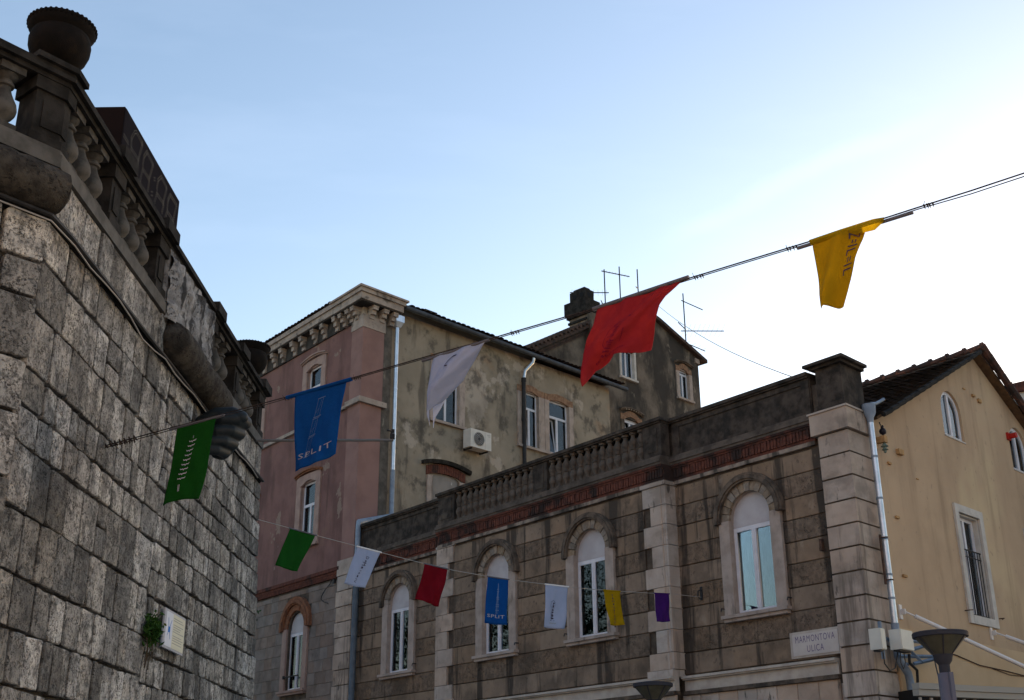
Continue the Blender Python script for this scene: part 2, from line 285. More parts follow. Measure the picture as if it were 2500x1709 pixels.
M_board = mat('dark_display_board', (0.018, 0.017, 0.021), None, rough=0.9, bump=0, spec=0.0)
M_bcase = mat('brown_metal_case', (0.014, 0.010, 0.010), None, rough=0.9, bump=0, spec=0.0)
M_dot = mat('pale_board_dot', (0.15, 0.14, 0.115), None, rough=0.6, bump=0)
M_alu = mat('brushed_aluminium', (0.42, 0.44, 0.50), None, rough=0.45, bump=0, metal=0.4)
M_info = mat('white_info_sheet', (0.62, 0.64, 0.70), None, rough=0.5, bump=0)
M_info2 = mat('cream_info_sheet', (0.60, 0.58, 0.46), None, rough=0.5, bump=0)
M_acw = mat('off_white_casing', (0.52, 0.50, 0.47), (0.46, 0.44, 0.41), 3, 0.5, 0.0)
M_acd = mat('dark_grille', (0.05, 0.05, 0.055), None, rough=0.7, bump=0)
M_box = mat('grey_plastic_box', (0.50, 0.50, 0.46), (0.45, 0.45, 0.42), 3, 0.5, 0.0)
M_pole = mat('grey_pole', (0.13, 0.125, 0.125), None, rough=0.6, bump=0)
M_brk = mat('blue_grey_bracket', (0.14, 0.19, 0.26), (0.10, 0.14, 0.2), 4, 0.5, 0.0)
M_lampd = mat('lamp_dark_paint', (0.04, 0.04, 0.05), None, rough=0.85, bump=0)
M_lamppost = mat('lamp_post_paint', (0.12, 0.115, 0.15), None, rough=0.5, bump=0)
M_lampg = mat('smoky_lamp_glass', (0.13, 0.125, 0.09), (0.09, 0.085, 0.065), 3, 0.35, 0.0, translucent=0.35)
M_canopy = mat('grey_beige_canopy', (0.27, 0.255, 0.23), None, rough=0.7, bump=0)
M_canopyd = mat('canopy_underside', (0.02, 0.02, 0.02), None, rough=0.8, bump=0)
M_tube = mat('off_white_tube', (0.55, 0.53, 0.53), None, rough=0.45, bump=0)
M_wood = mat('painted_beam_stub', (0.40, 0.24, 0.11), (0.30, 0.18, 0.085), 8, 0.9, 0.3, 60)
M_woodd = mat('dark_verge_board', (0.12, 0.075, 0.042), (0.08, 0.05, 0.03), 6, 0.9, 0.2, 50)
M_ins = mat('dark_insulator', (0.015, 0.013, 0.02), None, rough=0.3, bump=0)
M_insg = mat('green_glass_insulator', (0.12, 0.16, 0.14), None, rough=0.2, bump=0)
M_redbox = mat('red_alarm_casing', (0.35, 0.02, 0.015), None, rough=0.5, bump=0)
M_leaf = mat('fern_leaf', (0.022, 0.065, 0.012), (0.04, 0.095, 0.02), 9, 0.8, 0.0, translucent=0.25)
M_twig = mat('dry_stem', (0.06, 0.045, 0.03), None, rough=0.9, bump=0)
M_pave = mat('limestone_paving', (0.34, 0.32, 0.29), (0.27, 0.255, 0.23), 0.5, 0.7, 0.1, 20)
M_bark = mat('tree_bark', (0.07, 0.055, 0.04), None, rough=0.95, bump=0.4)
M_leaf2 = mat('dark_tree_leaf', (0.02, 0.045, 0.012), (0.035, 0.07, 0.02), 3, 0.8, 0.0)
M_flat = mat('flat_roof_felt', (0.09, 0.085, 0.08), None, rough=0.95, bump=0)

# ------------------------------------------------------------------ mesh helpers
class MB:
    def __init__(self, sgn=1):
        self.v = []; self.f = []; self.s = sgn
    def add(self, pts, faces):
        o = len(self.v)
        self.v += [(p[0], self.s * p[1], p[2]) for p in pts]
        self.f += [tuple(i + o for i in f) for f in faces]
        return self
    def hexa(self, P):   # P: 4 bottom (ccw) + 4 top
        return self.add(P, [(0, 3, 2, 1), (4, 5, 6, 7), (0, 1, 5, 4), (1, 2, 6, 5), (2, 3, 7, 6), (3, 0, 4, 7)])
    def box(self, a0, a1, b0, b1, c0, c1):
        return self.hexa([(a0, b0, c0), (a1, b0, c0), (a1, b1, c0), (a0, b1, c0), (a0, b0, c1), (a1, b0, c1), (a1, b1, c1), (a0, b1, c1)])
    def prism(self, poly, z0, z1, grow=0.0):
        n = len(poly)
        return self.add([(p[0], p[1], z0) for p in poly] + [(p[0], p[1], z1) for p in poly],
                        [tuple(range(n))[::-1], tuple(range(n, 2 * n))] + [(i, (i + 1) % n, n + (i + 1) % n, n + i) for i in range(n)])
    def slab(self, poly, d0, d1):     # polygon in (s,z) extruded along d
        n = len(poly)
        return self.add([(p[0], d0, p[1]) for p in poly] + [(p[0], d1, p[1]) for p in poly],
                        [tuple(range(n))[::-1], tuple(range(n, 2 * n))] + [(i, (i + 1) % n, n + (i + 1) % n, n + i) for i in range(n)])
    def arc(self, sc, zs, r0, r1, d0, d1, a0=0.0, a1=math.pi, n=18, sq=1.0, close=True):   # ring sector in (s,z)
        pts = []; 
        for i in range(n + 1):
            a = a0 + (a1 - a0) * i / n
            for r in (r0, r1):
                for d in (d0, d1):
                    pts.append((sc + r * math.cos(a), d, zs + r * math.sin(a) * sq))
        fs = []
        for i in range(n):
            b = i * 4
            fs += [(b, b + 4, b + 5, b + 1), (b + 2, b + 3, b + 7, b + 6), (b, b + 2, b + 6, b + 4), (b + 1, b + 5, b + 7, b + 3)]
        fs += [(0, 1, 3, 2), (n * 4, n * 4 + 2, n * 4 + 3, n * 4 + 1)]
        return self.add(pts, fs)
    def tube(self, pts, r, n=8, r2=None):
        P = [Vector(p) for p in pts]; rings = []
        prev = None
        for i, p in enumerate(P):
            t = (P[min(i + 1, len(P) - 1)] - P[max(i - 1, 0)]).normalized()
            a = prev if prev is not None else (Vector((0, 0, 1)) if abs(t.z) < 0.9 else Vector((1, 0, 0)))
            u = (a - t * a.dot(t)).normalized(); w = t.cross(u); prev = u
            rr = r if r2 is None else r + (r2 - r) * i / (len(P) - 1)
            rings.append([tuple(p + (u * math.cos(2 * math.pi * k / n) + w * math.sin(2 * math.pi * k / n)) * rr) for k in range(n)])
        vs = [q for ring in rings for q in ring]; m = len(rings)
        fs = [(i * n + k, i * n + (k + 1) % n, (i + 1) * n + (k + 1) % n, (i + 1) * n + k) for i in range(m - 1) for k in range(n)]
        fs += [tuple(range(n))[::-1], tuple((m - 1) * n + k for k in range(n))]
        return self.add(vs, fs)
    def lathe(self, c, prof, n=20):
        vs = [(c[0] + r * math.cos(2 * math.pi * k / n), c[1] + r * math.sin(2 * math.pi * k / n), c[2] + z) for r, z in prof for k in range(n)]
        m = len(prof)
        fs = [(i * n + k, i * n + (k + 1) % n, (i + 1) * n + (k + 1) % n, (i + 1) * n + k) for i in range(m - 1) for k in range(n)]
        fs += [tuple(range(n))[::-1], tuple((m - 1) * n + k for k in range(n))]
        return self.add(vs, fs)
    def grid(self, fn, nu, nv):
        vs = [fn(i / nu, j / nv) for j in range(nv + 1) for i in range(nu + 1)]
        fs = [(j * (nu + 1) + i, j * (nu + 1) + i + 1, (j + 1) * (nu + 1) + i + 1, (j + 1) * (nu + 1) + i) for j in range(nv) for i in range(nu)]
        return self.add(vs, fs)
    def mesh(self, name, sm=None, fix=True):
        me = bpy.data.meshes.new(name); me.from_pydata(self.v, [], self.f)
        if fix:
            bm = bmesh.new(); bm.from_mesh(me); bmesh.ops.recalc_face_normals(bm, faces=bm.faces); bm.to_mesh(me); bm.free()
        if sm is not None:
            me.polygons.foreach_set('use_smooth', [True] * len(me.polygons)); me.set_sharp_from_angle(angle=math.radians(sm))
        return me

def obj(name, mb, m, parent=None, sm=None, kind=None, fix=True):
    me = mb.mesh(name, sm, fix) if isinstance(mb, MB) else mb
    if m is not None and not me.materials: me.materials.append(m)
    o = bpy.data.objects.new(name, me); COL.objects.link(o)
    if parent is not None: o.parent = parent
    if kind: o['kind'] = kind
    return o
def tag(o, label, cat, group=None):
    o['label'] = label; o['category'] = cat
    if group: o['group'] = group
    return o
def thing(name, label, cat, loc=(0, 0, 0), rotz=0.0, group=None):
    o = bpy.data.objects.new(name, None); COL.objects.link(o); o.empty_display_size = 0.2
    o.location = loc; o.rotation_euler = (0, 0, rotz)
    return tag(o, label, cat, group)
def dup(o, parent=None):
    c = o.copy(); COL.objects.link(c)
    if parent is not None: c.parent = parent
    for ch in list(o.children): dup(ch, c)
    return c

class Fr:   # a facade frame: s along the wall, d outwards, z up
    def __init__(self, ox, oy, head, sgn):
        h = math.radians(head); self.o = Vector((ox, oy, 0)); self.u = Vector((math.sin(h), math.cos(h), 0)); self.sgn = sgn
        self.y = Vector((-self.u.y, self.u.x, 0)); self.n = self.y * sgn; self.rot = math.atan2(self.u.y, self.u.x)
    def w(self, s, d, z): return self.o + self.u * s + self.n * d + Vector((0, 0, z))
    def loc(self, p): q = Vector(p) - self.o; return (q.dot(self.u), q.dot(self.n), q.z)
    def mb(self): return MB(self.sgn)
    def thing(self, name, label, cat, s=0, d=0, z=0, group=None):
        return thing(name, label, cat, self.w(s, d, z), self.rot, group)
FW = Fr(-3.935, 9.193, 0.7, -1)                 # bastion, long face
c0 = FW.w(-0.12, 0, 0)
FC = Fr(c0.x, c0.y, 39.0, -1)                   # bastion, near face (s negative towards the camera)
FA = Fr(6.313, 23.155, -38.9, 1)                # street front of the terrace house and pink house
b0 = FA.w(-0.6, 0, 0)
FB = Fr(b0.x, b0.y, 45.0, -1)                   # yellow gable house
FQ = Fr(-4.97, 37.14, 44.8, -1)                 # side wall of the pink house
def text_shape(s, size=1.0, res=2, bold=0.0):
    cu = bpy.data.curves.new('lettering', 'FONT'); cu.body = s; cu.size = size; cu.resolution_u = res; cu.offset = bold
    cu.align_x = 'CENTER'; cu.space_character = 1.15
    o = bpy.data.objects.new('lettering', cu); COL.objects.link(o)
    dg = bpy.context.evaluated_depsgraph_get()
    me = bpy.data.meshes.new_from_object(o.evaluated_get(dg))
    v = [(p.co.x, p.co.y) for p in me.vertices]; f = [tuple(p.vertices) for p in me.polygons]
    bpy.data.objects.remove(o); bpy.data.meshes.remove(me)
    return v, f

# ------------------------------------------------------------------ ground
g = MB()
g.add([(-900, -900, 0), (900, -900, 0), (900, 900, 0), (-900, 900, 0)], [(0, 1, 2, 3)])
o = obj('ground', g, M_pave); o['kind'] = 'structure'
g = MB(); g.add([(-2.6, -30, 0.004), (9.5, -30, 0.004), (9.5, 60, 0.004), (-2.6, 60, 0.004)], [(0, 1, 2, 3)])
o = obj('street', g, M_pave); o['kind'] = 'structure'

# ------------------------------------------------------------------ stone bastion (left)
bast = FW.thing('stone_wall', 'tall rough grey limestone block wall with a blackened balustrade on top, at the left', 'wall')
cA = FC.u; 
def c2w(s, d, z):         # near-face coordinates -> bastion local
    return FW.loc(FC.w(s, d, z))
TE = 8.35
def tend(z): return 8.30 + max(0.0, (6.9 - z)) * 0.20
core = FW.mb()
p_out = [c2w(-4.5, -0.05, 0), c2w(-0.02, -0.05, 0)]
def corep(z):
    return [(p_out[0][0], p_out[0][1], z), (p_out[1][0], p_out[1][1], z), (tend(z) - 0.05, -0.05, z), (tend(z) - 0.05, -7, z), (p_out[0][0], -7, z)]
a, b = corep(0), corep(6.94)
core.add(a + b, [(0, 1, 2, 3, 4), (5, 6, 7, 8, 9)] + [(i, (i + 1) % 5, 5 + (i + 1) % 5, 5 + i) for i in range(5)])
obj('mortar_core', core, M_mortar, bast)

def stone_pts(quad, jit, cham):
    """irregular outline for a (s,z) quad given ccw; returns list of points"""
    out = []
    for i in range(4):
        p = Vector(quad[i]); q = Vector(quad[(i + 1) % 4]); pr = Vector(quad[i - 1])
        c = cham * ru(0.5, 1.5)
        out.append(p + (pr - p).normalized() * min(c, (pr - p).length * 0.3))
        out.append(p + (q - p).normalized() * min(c, (q - p).length * 0.3))
        if (q - p).length > 0.22:
            out.append((p + q) / 2)
    return [Vector((v.x + ru(-jit, jit), v.y + ru(-jit, jit))) for v in out]
def add_stone(mb, quad, tr, jit=0.008, cham=0.022, proud=0.012):
    P = stone_pts(quad, jit, cham); n = len(P); c = sum(P, Vector((0, 0))) / n
    pr = proud * ru(0.2, 1.6); ins = 0.009
    def sh(p, k): dd = (c - p); return p + dd.normalized() * min(k, dd.length * 0.4)
    vs = [tr(p.x, -0.05, p.y) for p in P] + [tr(p.x, pr * 0.45, p.y) for p in P] + [tr(*(lambda q: (q.x, pr + ru(-0.003, 0.003), q.y))(sh(p, ins))) for p in P] + [tr(c.x + ru(-.03, .03), pr + ru(-0.003, 0.006), c.y + ru(-.03, .03))]
    fs = []
    for i in range(n):
        j = (i + 1) % n
        fs += [(i, j, n + j, n + i), (n + i, n + j, 2 * n + j, 2 * n + i), (2 * n + i, 2 * n + j, 3 * n)]
    mb.add(vs, fs)
    return mb
zsA = [6.44, 6.06, 5.60, 5.11, 4.80, 4.49, 3.98, 3.49, 3.08, 2.66, 2.26]
zsB = [6.44, 6.17, 5.86, 5.58, 5.34, 5.11, 4.80, 4.52, 4.21, 3.92, 3.60, 3.33, 3.02, 2.74, 2.45, 2.2]
nst = 0
rest = FW.mb()
idt = lambda s, d, z: (s, d, z)
def tb(z): return 3.62 + 0.05 * math.sin(z * 5.9) + 0.03 * math.sin(z * 13.1 + 1)
singles = []
for zone, zs in ((0, zsA), (1, zsB)):
    for k in range(len(zs) - 1):
        z1, z0 = zs[k], zs[k + 1]; h = z1 - z0
        lo_ = (lambda z: -0.13) if zone == 0 else tb
        hi_ = tb if zone == 0 else (lambda z: tend(z0))
        L0 = lo_((z0 + z1) / 2) if zone else 0.0; L1 = hi_((z0 + z1) / 2)
        edges = [L0]; t = L0
        while t < L1 - 0.3:
            t += (ru(0.22, 0.46) if h > 0.36 else ru(0.20, 0.38)) if zone == 0 else ru(0.17, 0.36)
            edges.append(t)
        edges[-1] = L1
        for i in range(len(edges) - 1):
            s0, s1 = edges[i], edges[i + 1]
            ga = ru(.009, .017); zw0 = 0.014 * math.sin(s0 * 2.1 + k * 3); zw1 = 0.014 * math.sin(s1 * 2.1 + k * 3)
            if i == 0 and zone == 0: s0 = -0.13
            fl = (i == 0 and zone == 0)
            bl = lambda s, z, e: (tb(z) if e else s)
            eL = (i == 0 and zone == 1); eR = (i == len(edges) - 2 and zone == 0)
            quad = [(bl(s0, z0, eL) + ga * (not fl), z0 + 0.014), (bl(s1, z0, eR) - ga, z0 + 0.014 + zw1 * .5), (bl(s1, z1, eR) - ga, z1 - 0.013 + zw1), (bl(s0, z1, eL) + ga * (not fl), z1 - 0.013 + zw0)]
            if h > 0.4 and rnd() < 0.07 and i > 0:
                zm = (z0 + z1) / 2 + ru(-.05, .05)
                qs = [[quad[0], quad[1], (quad[1][0], zm - .012), (quad[0][0], zm - .012)], [(quad[0][0], zm + .012), (quad[1][0], zm + .012), quad[2], quad[3]]]
            else: qs = [quad]
            for q in qs: singles.append((q[0][0] - 0.35 * h, q))
singles.sort(key=lambda e: e[0])
for n_, (_, q) in enumerate(singles):
    if n_ < 262:
        m = FW.mb(); add_stone(m, q, idt); obj('stone', m, M_stone, bast); nst += 1
    else: add_stone(rest, q, idt)
# narrow course under the balustrade
t = -0.1
while t < 8.25:
    w = ru(0.24, 0.42); t1 = min(t + w, 8.29)
    q = [(t + .006, 6.50), (t1 - .006, 6.50), (t1 - .006, 6.93), (t + .006, 6.93)]
    if t < 4.6 and nst < 286:
        m = FW.mb(); add_stone(m, q, idt, 0.006, 0.012, 0.02); obj('stone', m, M_stone, bast); nst += 1
    else: add_stone(rest, q, idt, 0.006, 0.012, 0.02)
    t = t1
# near face
trc = lambda s, d, z: c2w(s, d, z)
zc = [6.44, 6.02, 5.70, 5.16, 4.72, 4.18, 3.75, 3.2, 2.75, 2.3]
near = FW.mb()
for k in range(len(zc) - 1):
    z1, z0 = zc[k], zc[k + 1]
    t = 0.0; i = 0
    while t > -2.4:
        w = ru(0.34, 0.62); t0 = t - w
        q = [(t0 + .016, z0 + .018), (t - .016 * (i > 0), z0 + .018), (t - .016 * (i > 0), z1 - .016), (t0 + .016, z1 - .016)]
        if t > -0.45 and nst < 300:
            m = FW.mb(); add_stone(m, q, trc); obj('stone', m, M_stone, bast); nst += 1
        else: add_stone(near, q, trc)
        t = t0; i += 1
o = obj('stone_courses', near, M_stone, bast); o['kind'] = 'stuff'
for k in range(6):     # lower courses, below the picture
    z1 = 2.24 - k * 0.375; z0 = z1 - 0.36; t = -0.1
    while t < tend(z0) - .1:
        w = ru(0.3, 0.55); add_stone(rest, [(t + .01, z0), (min(t + w, tend(z0)) - .01, z0), (min(t + w, tend(z0)) - .01, z1 - .02), (t + .01, z1 - .02)], idt); t += w
# end of the wall, facing away down the street
for k in range(10):
    z0 = 2.3 + k * 0.46; t = -0.06
    while t > -3:
        w = ru(.35, .6); add_stone(rest, [(t - w + .01, z0), (t - .01, z0), (t - .01, z0 + .44), (t - w + .01, z0 + .44)], lambda s, d, z: (tend(z) - 0.03 + d, s, z)); t -= w
o = obj('stone_courses', rest, M_stone, bast); o['kind'] = 'stuff'
# ledge, plinth, coping
led = FW.mb()
def run(mb, s0, s1, d0, d1, z0, z1, near_len=2.5, near=True):
    """a moulding along the long face with a mitred return along the near face"""
    mi = lambda d: FW.loc(FC.w(0, 0, 0) + (FC.n + FW.n) * (d / (1 + FC.n.dot(FW.n))))
    if near:
        a = [c2w(-near_len, d0, z0), mi(d0)[:2] + (z0,), mi(d1)[:2] + (z0,), c2w(-near_len, d1, z0)]
        mb.hexa(a + [(p[0], p[1], z1) for p in a])
        st0, st1 = mi(d0), mi(d1)
        a = [(st0[0], d0, z0), (s1, d0, z0), (s1, d1, z0), (st1[0], d1, z0)]
        mb.hexa(a + [(p[0], p[1], z1) for p in a])
    else: mb.box(s0, s1, d0, d1, z0, z1)
run(led, 0, 8.36, -0.1, 0.055, 6.45, 6.49)
run(led, 0, 8.36, -0.1, 0.03, 6.425, 6.4495)
obj('ledge', led, M_dkst, bast)
pl = FW.mb(); run(pl, 0, 8.3, -0.42, 0.045, 6.935, 7.06); run(pl, 0, 8.29, -0.40, 0.02, 7.0605, 7.11)
obj('plinth', pl, M_plinth, bast)
cop = FW.mb()
run(cop, 0, 8.3, -0.36, 0.03, 7.745, 7.79); run(cop, 0, 8.34, -0.39, 0.075, 7.7905, 7.83); run(cop, 0, 8.34, -0.37, 0.06, 7.8305, 7.875)
obj('coping', cop, M_dkst, bast)
def pedestal(s0, s1, near=False):
    p = FW.mb()
    if near:
        run(p, 0, s1, -0.30, -0.01, 7.111, 7.745, 0.27)
        run(p, 0, s1 + .03, -0.33, 0.02, 7.62, 7.744, 0.30)
        run(p, 0, s1 + .03, -0.33, 0.02, 7.112, 7.19, 0.30)
        run(p, 0, s1 + .06, -0.40, 0.10, 7.876, 7.93, 0.36)
        run(p, 0, s1 - .04, -0.3, 0.004, 7.27, 7.53, 0.20)
    else:
        p.box(s0, s1, -0.34, -0.01, 7.111, 7.7445); p.box(s0 - .03, s1 + .03, -0.37, 0.02, 7.6, 7.7442); p.box(s0 - .03, s1 + .03, -0.37, 0.02, 7.112, 7.2)
        p.box(s0 - .07, s1 + .07, -0.42, 0.11, 7.8, 7.93); w = s1 - s0
        p.box(s0 + w * .22, s1 - w * .22, -.3, 0.004, 7.27, 7.53)
    obj('pedestal', p, M_dkst, bast)
pedestal(0, 0.03, True); pedestal(1.2, 1.47); pedestal(2.74, 3.03); pedestal(5.05, 5.31); pedestal(6.47, 6.74); pedestal(7.95, 8.28)
BAL1 = [(0.062, 0.07), (0.062, 0.085), (0.045, 0.10), (0.05, 0.12), (0.078, 0.15), (0.098, 0.19), (0.104, 0.235), (0.096, 0.28), (0.075, 0.33), (0.056, 0.38), (0.046, 0.42), (0.044, 0.445), (0.062, 0.452), (0.066, 0.465), (0.060, 0.48), (0.046, 0.487), (0.046, 0.51), (0.064, 0.53), (0.078, 0.55), (0.08, 0.565)]
bm_ = MB(-1); bm_.lathe((0, 0, 0), [(r * 1.22, z) for r, z in BAL1], 18); bm_.box(-.105, .105, -.105, .105, 0, .07); bm_.box(-.115, .115, -.115, .115, .565, .635)
bme = bm_.mesh('baluster', 40); bme.materials.append(M_balu)
for t in (0.27, 0.60, 0.93, 1.77, 2.10, 2.43, 5.68, 6.03, 7.04, 7.35, 7.66):
    o = obj('baluster', bme, None, bast); o.location = (t, 0.125, 7.111)
for s in (-0.50, -0.84, -1.18):
    q = c2w(s, -0.125, 7.111); o = obj('baluster', bme, None, bast); o.location = (q[0], -q[1], q[2]); o.rotation_euler[2] = math.radians(-38.3)
# rough rolls and dripstone panel
def roll(mb, pts, r):
    n = 22; m = 26; P0, P1 = Vector(pts[0]), Vector(pts[1]); ax = (P1 - P0); L = ax.length; ax.normalize()
    u = Vector((0, 0, 1)); w = ax.cross(u)
    vs = []
    for i in range(m + 1):
        f = i / m; e = min(f, 1 - f) * L
        rr = r * math.sqrt(max(0.03, 1 - max(0, 1 - e / (r * 0.55)) ** 2))
        for k in range(n):
            a = 2 * math.pi * k / n
            q = rr * (1 + 0.07 * math.sin(a * 3 + i * 1.3) * math.sin(i * 0.9 + k) + ru(-.03, .03))
            vs.append(tuple(P0 + ax * (L * f) + u * (q * math.cos(a)) + w * (q * math.sin(a))))
    fs = [(i * n + k, i * n + (k + 1) % n, (i + 1) * n + (k + 1) % n, (i + 1) * n + k) for i in range(m) for k in range(n)] + [tuple(range(n))[::-1], tuple(m * n + k for k in range(n))]
    mb.add(vs, fs)
r_ = FW.mb(); roll(r_, [c2w(-2.2, 0.06, 6.69), c2w(0.12, 0.06, 6.67)], 0.20); obj('roll_moulding', r_, M_roll, bast, 60)
r_ = FW.mb(); roll(r_, [(3.12, 0.08, 6.70), (5.45, 0.08, 6.66)], 0.215); obj('roll_moulding', r_, M_roll, bast, 60)
dr = FW.mb()
from mathutils import noise as mnoise
def dripfn(u, v):
    s = 3.06 + 1.92 * u; z = 6.9 + 0.835 * v
    ridge = abs(math.sin((u * 4.1 + 0.35 * mnoise.noise(Vector((u * 3, v * 1.5, 0)))) * math.pi))
    d = 0.03 + 0.085 * ridge ** 0.7 + 0.06 * mnoise.noise(Vector((u * 9, v * 3.5, 3))) + 0.03 * mnoise.noise(Vector((u * 25, v * 12, 7)))
    zz = z
    if v < 0.001: zz = 6.9 - 0.12 * (1 - ridge) * 0 - 0.05 * mnoise.noise(Vector((u * 7, 0, 0)))
    if v > 0.9: d = d * .5 + 0.02 * mnoise.noise(Vector((u * 6, 0, 5)))
    return (s, d, zz)
dr.grid(dripfn, 64, 34)
dr.box(3.06, 4.98, -0.42, 0.03, 6.95, 7.74)
obj('dripstone_panel', dr, M_rock, bast, 50)
tube = FW.mb()
tube.tube([c2w(-2.2, 0.075, 6.45), c2w(-0.02, 0.08, 6.45), (0.2, 0.075, 6.45), (2.9, 0.075, 6.44), (5.6, 0.075, 6.43), (8.3, 0.075, 6.44)], 0.022, 6)
o = FW.thing('cable', 'black cable bundle running along the ledge of the rough stone wall', 'cable', 0, 0, 6.45)
tube.v = [(v[0], v[1], v[2] - 6.45) for v in tube.v]; obj('black_cable', tube, M_iron, o)
t2 = FW.mb(); t2.tube([c2w(-2.2, 0.09, -.06), c2w(-0.02, 0.095, -.06)] + [(0.3 + i * 0.4, 0.085, -.05 - 0.02 * math.sin(i * 1.7) - (0.06 if i in (5, 6) else 0)) for i in range(20)], 0.008, 5)
obj('thin_cable', t2, M_cord, o)

# urns
UR = [(0.15, 0.0), (0.15, 0.035), (0.095, 0.06), (0.09, 0.085), (0.15, 0.115), (0.235, 0.165), (0.295, 0.235), (0.325, 0.31), (0.33, 0.38), (0.315, 0.435), (0.305, 0.455), (0.325, 0.475), (0.35, 0.50), (0.36, 0.535), (0.355, 0.57), (0.33, 0.58), (0.30, 0.55), (0.24, 0.47), (0.05, 0.42)]
um = MB(); um.lathe((0, 0, 0), UR, 36)
ume = um.mesh('bowl', 35); ume.materials.append(M_terra)
rim = MB()
for k in range(40):
    a = 2 * math.pi * k / 40; rim.lathe((0.352 * math.cos(a), 0.352 * math.sin(a), 0.525), [(0.012, 0), (0.024, 0.015), (0.024, 0.035), (0.012, 0.05)], 6)
rme = rim.mesh('rim_beading', 60); rme.materials.append(M_terra)
def urn(label, loc, sc):
    t = thing('stone_urn', label, 'urn', loc, 0, 'urns on the balustrade')
    obj('bowl', ume, None, t); obj('rim_beading', rme, None, t); t.scale = (sc * .83, sc * .83, sc)
    return t
q = FW.w(0.0, -0.19, 7.93)
urn('large dark mossy urn on the corner post of the balustrade', q, 1.0)
q = FW.w(8.0, -0.2, 7.93)
urn('dark urn on the far end post of the balustrade, in front of the pink house', q, 1.0)

# display board behind the balustrade
bd = FW.thing('display_board', 'dark rectangular dot display board standing behind the stone balustrade', 'sign', 3.1, -0.82, 8.0)
m = FW.mb(); m.box(0, 2.35, -0.28, 0.10, 0.0, 1.66); obj('case', m, M_bcase, bd)
m = FW.mb(); m.box(0.012, 2.338, 0.1005, 0.114, 0.0, 1.645); obj('face', m, M_board, bd)
STROKES = [[(3.129, 9.281), (3.301, 9.28)], [(3.357, 9.17), (3.426, 9.274), (3.693, 9.281), (3.768, 9.538), (3.744, 9.555), (3.519, 9.566), (3.46, 9.529), (3.384, 9.393), (3.404, 9.305)], [(3.687, 9.194), (3.701, 9.279)], [(3.838, 9.078), (3.886, 9.259), (4.149, 9.267), (4.234, 9.526), (3.955, 9.546), (3.879, 9.436), (3.867, 9.312)], [(4.157, 9.245), (4.15, 9.099)], [(4.339, 9.395), (4.351, 9.361)], [(4.3, 9.169), (4.316, 9.125)], [(4.444, 9.097), (4.491, 9.248), (4.772, 9.262), (4.848, 9.527), (4.589, 9.55), (4.483, 9.443), (4.471, 9.304)], [(4.796, 9.255), (4.762, 9.116)], [(4.912, 9.102), (4.968, 9.246), (5.247, 9.251), (5.328, 9.529), (5.022, 9.521), (4.954, 9.408), (4.954, 9.286)], [(5.274, 9.238), (5.261, 9.149)], [(3.655, 9.081), (3.705, 9.091)]]
dots = FW.mb()
for st in STROKES:
    for (x0, y0), (x1, y1) in zip(st[:-1], st[1:]):
        L = math.hypot(x1 - x0, y1 - y0); n = max(1, round(L / 0.036)); nx, ny = -(y1 - y0) / L, (x1 - x0) / L
        for i in range(n + 1):
            for off in (-0.018, 0.018):
                x = x0 + (x1 - x0) * i / n + nx * off - 3.1; z = y0 + (y1 - y0) * i / n + ny * off - 8.0
                dots.box(x - .005, x + .005, 0.1142, 0.119, z - .005, z + .005)
obj('dot_lettering', dots, M_dot, bd, kind='stuff')
m = FW.mb(); m.box(0.4, 0.46, -0.2, -0.14, -1.0, 0.0); m.box(1.9, 1.96, -0.2, -0.14, -1.0, 0.0); m.box(-0.12, 0.0, -0.2, -0.1, 1.28, 1.36); m.box(-0.26, -0.12, -0.24, -0.1, 1.18, 1.30); obj('support', m, M_bcase, bd)

# info plaque
ip = FW.thing('info_sign', 'small white information plaque with a blue emblem screwed to the rough stone wall', 'sign', 4.45, 0.06, 3.65)
ip.rotation_euler[1] = 0
m = FW.mb(); m.box(-0.42, 0.40, 0.0, 0.02, -0.21, 0.21); obj('backing', m, M_alu, ip)
m = FW.mb(); m.box(-0.36, -0.10, 0.0205, 0.024, -0.185, 0.185); obj('emblem_sheet', m, M_info, ip)
m = FW.mb(); m.box(-0.0995, 0.38, 0.0205, 0.024, -0.185, 0.185); obj('text_sheet', m, M_info2, ip)
m = FW.mb(); m.box(-0.265, -0.19, 0.0242, 0.026, -0.03, 0.03)
for a_, b_ in (((-.25, .03), (-.28, .12)), ((-.205, .03), (-.15, .11)), ((-.25, -.03), (-.29, -.07)), ((-.2, -.03), (-.17, -.10))):
    m.hexa([(a_[0] - .006, .0242, a_[1]), (a_[0] + .006, .0242, a_[1]), (a_[0] + .006, .026, a_[1]), (a_[0] - .006, .026, a_[1]), (b_[0] - .003, .0242, b_[1]), (b_[0] + .003, .0242, b_[1]), (b_[0] + .003, .026, b_[1]), (b_[0] - .003, .026, b_[1])])
obj('emblem', m, M_inkb, ip)
m = FW.mb()
for z in (.14, .115, .07, .045, .02, -.005, -.05, -.075, -.10, -.13):
    x = -0.07; e = ru(0.15, 0.34)
    while x < e:
        w = ru(.015, .05); m.box(x, x + w, 0.0242, 0.0255, z, z + .007); x += w + .009
obj('text_lines', m, M_inkg, ip)

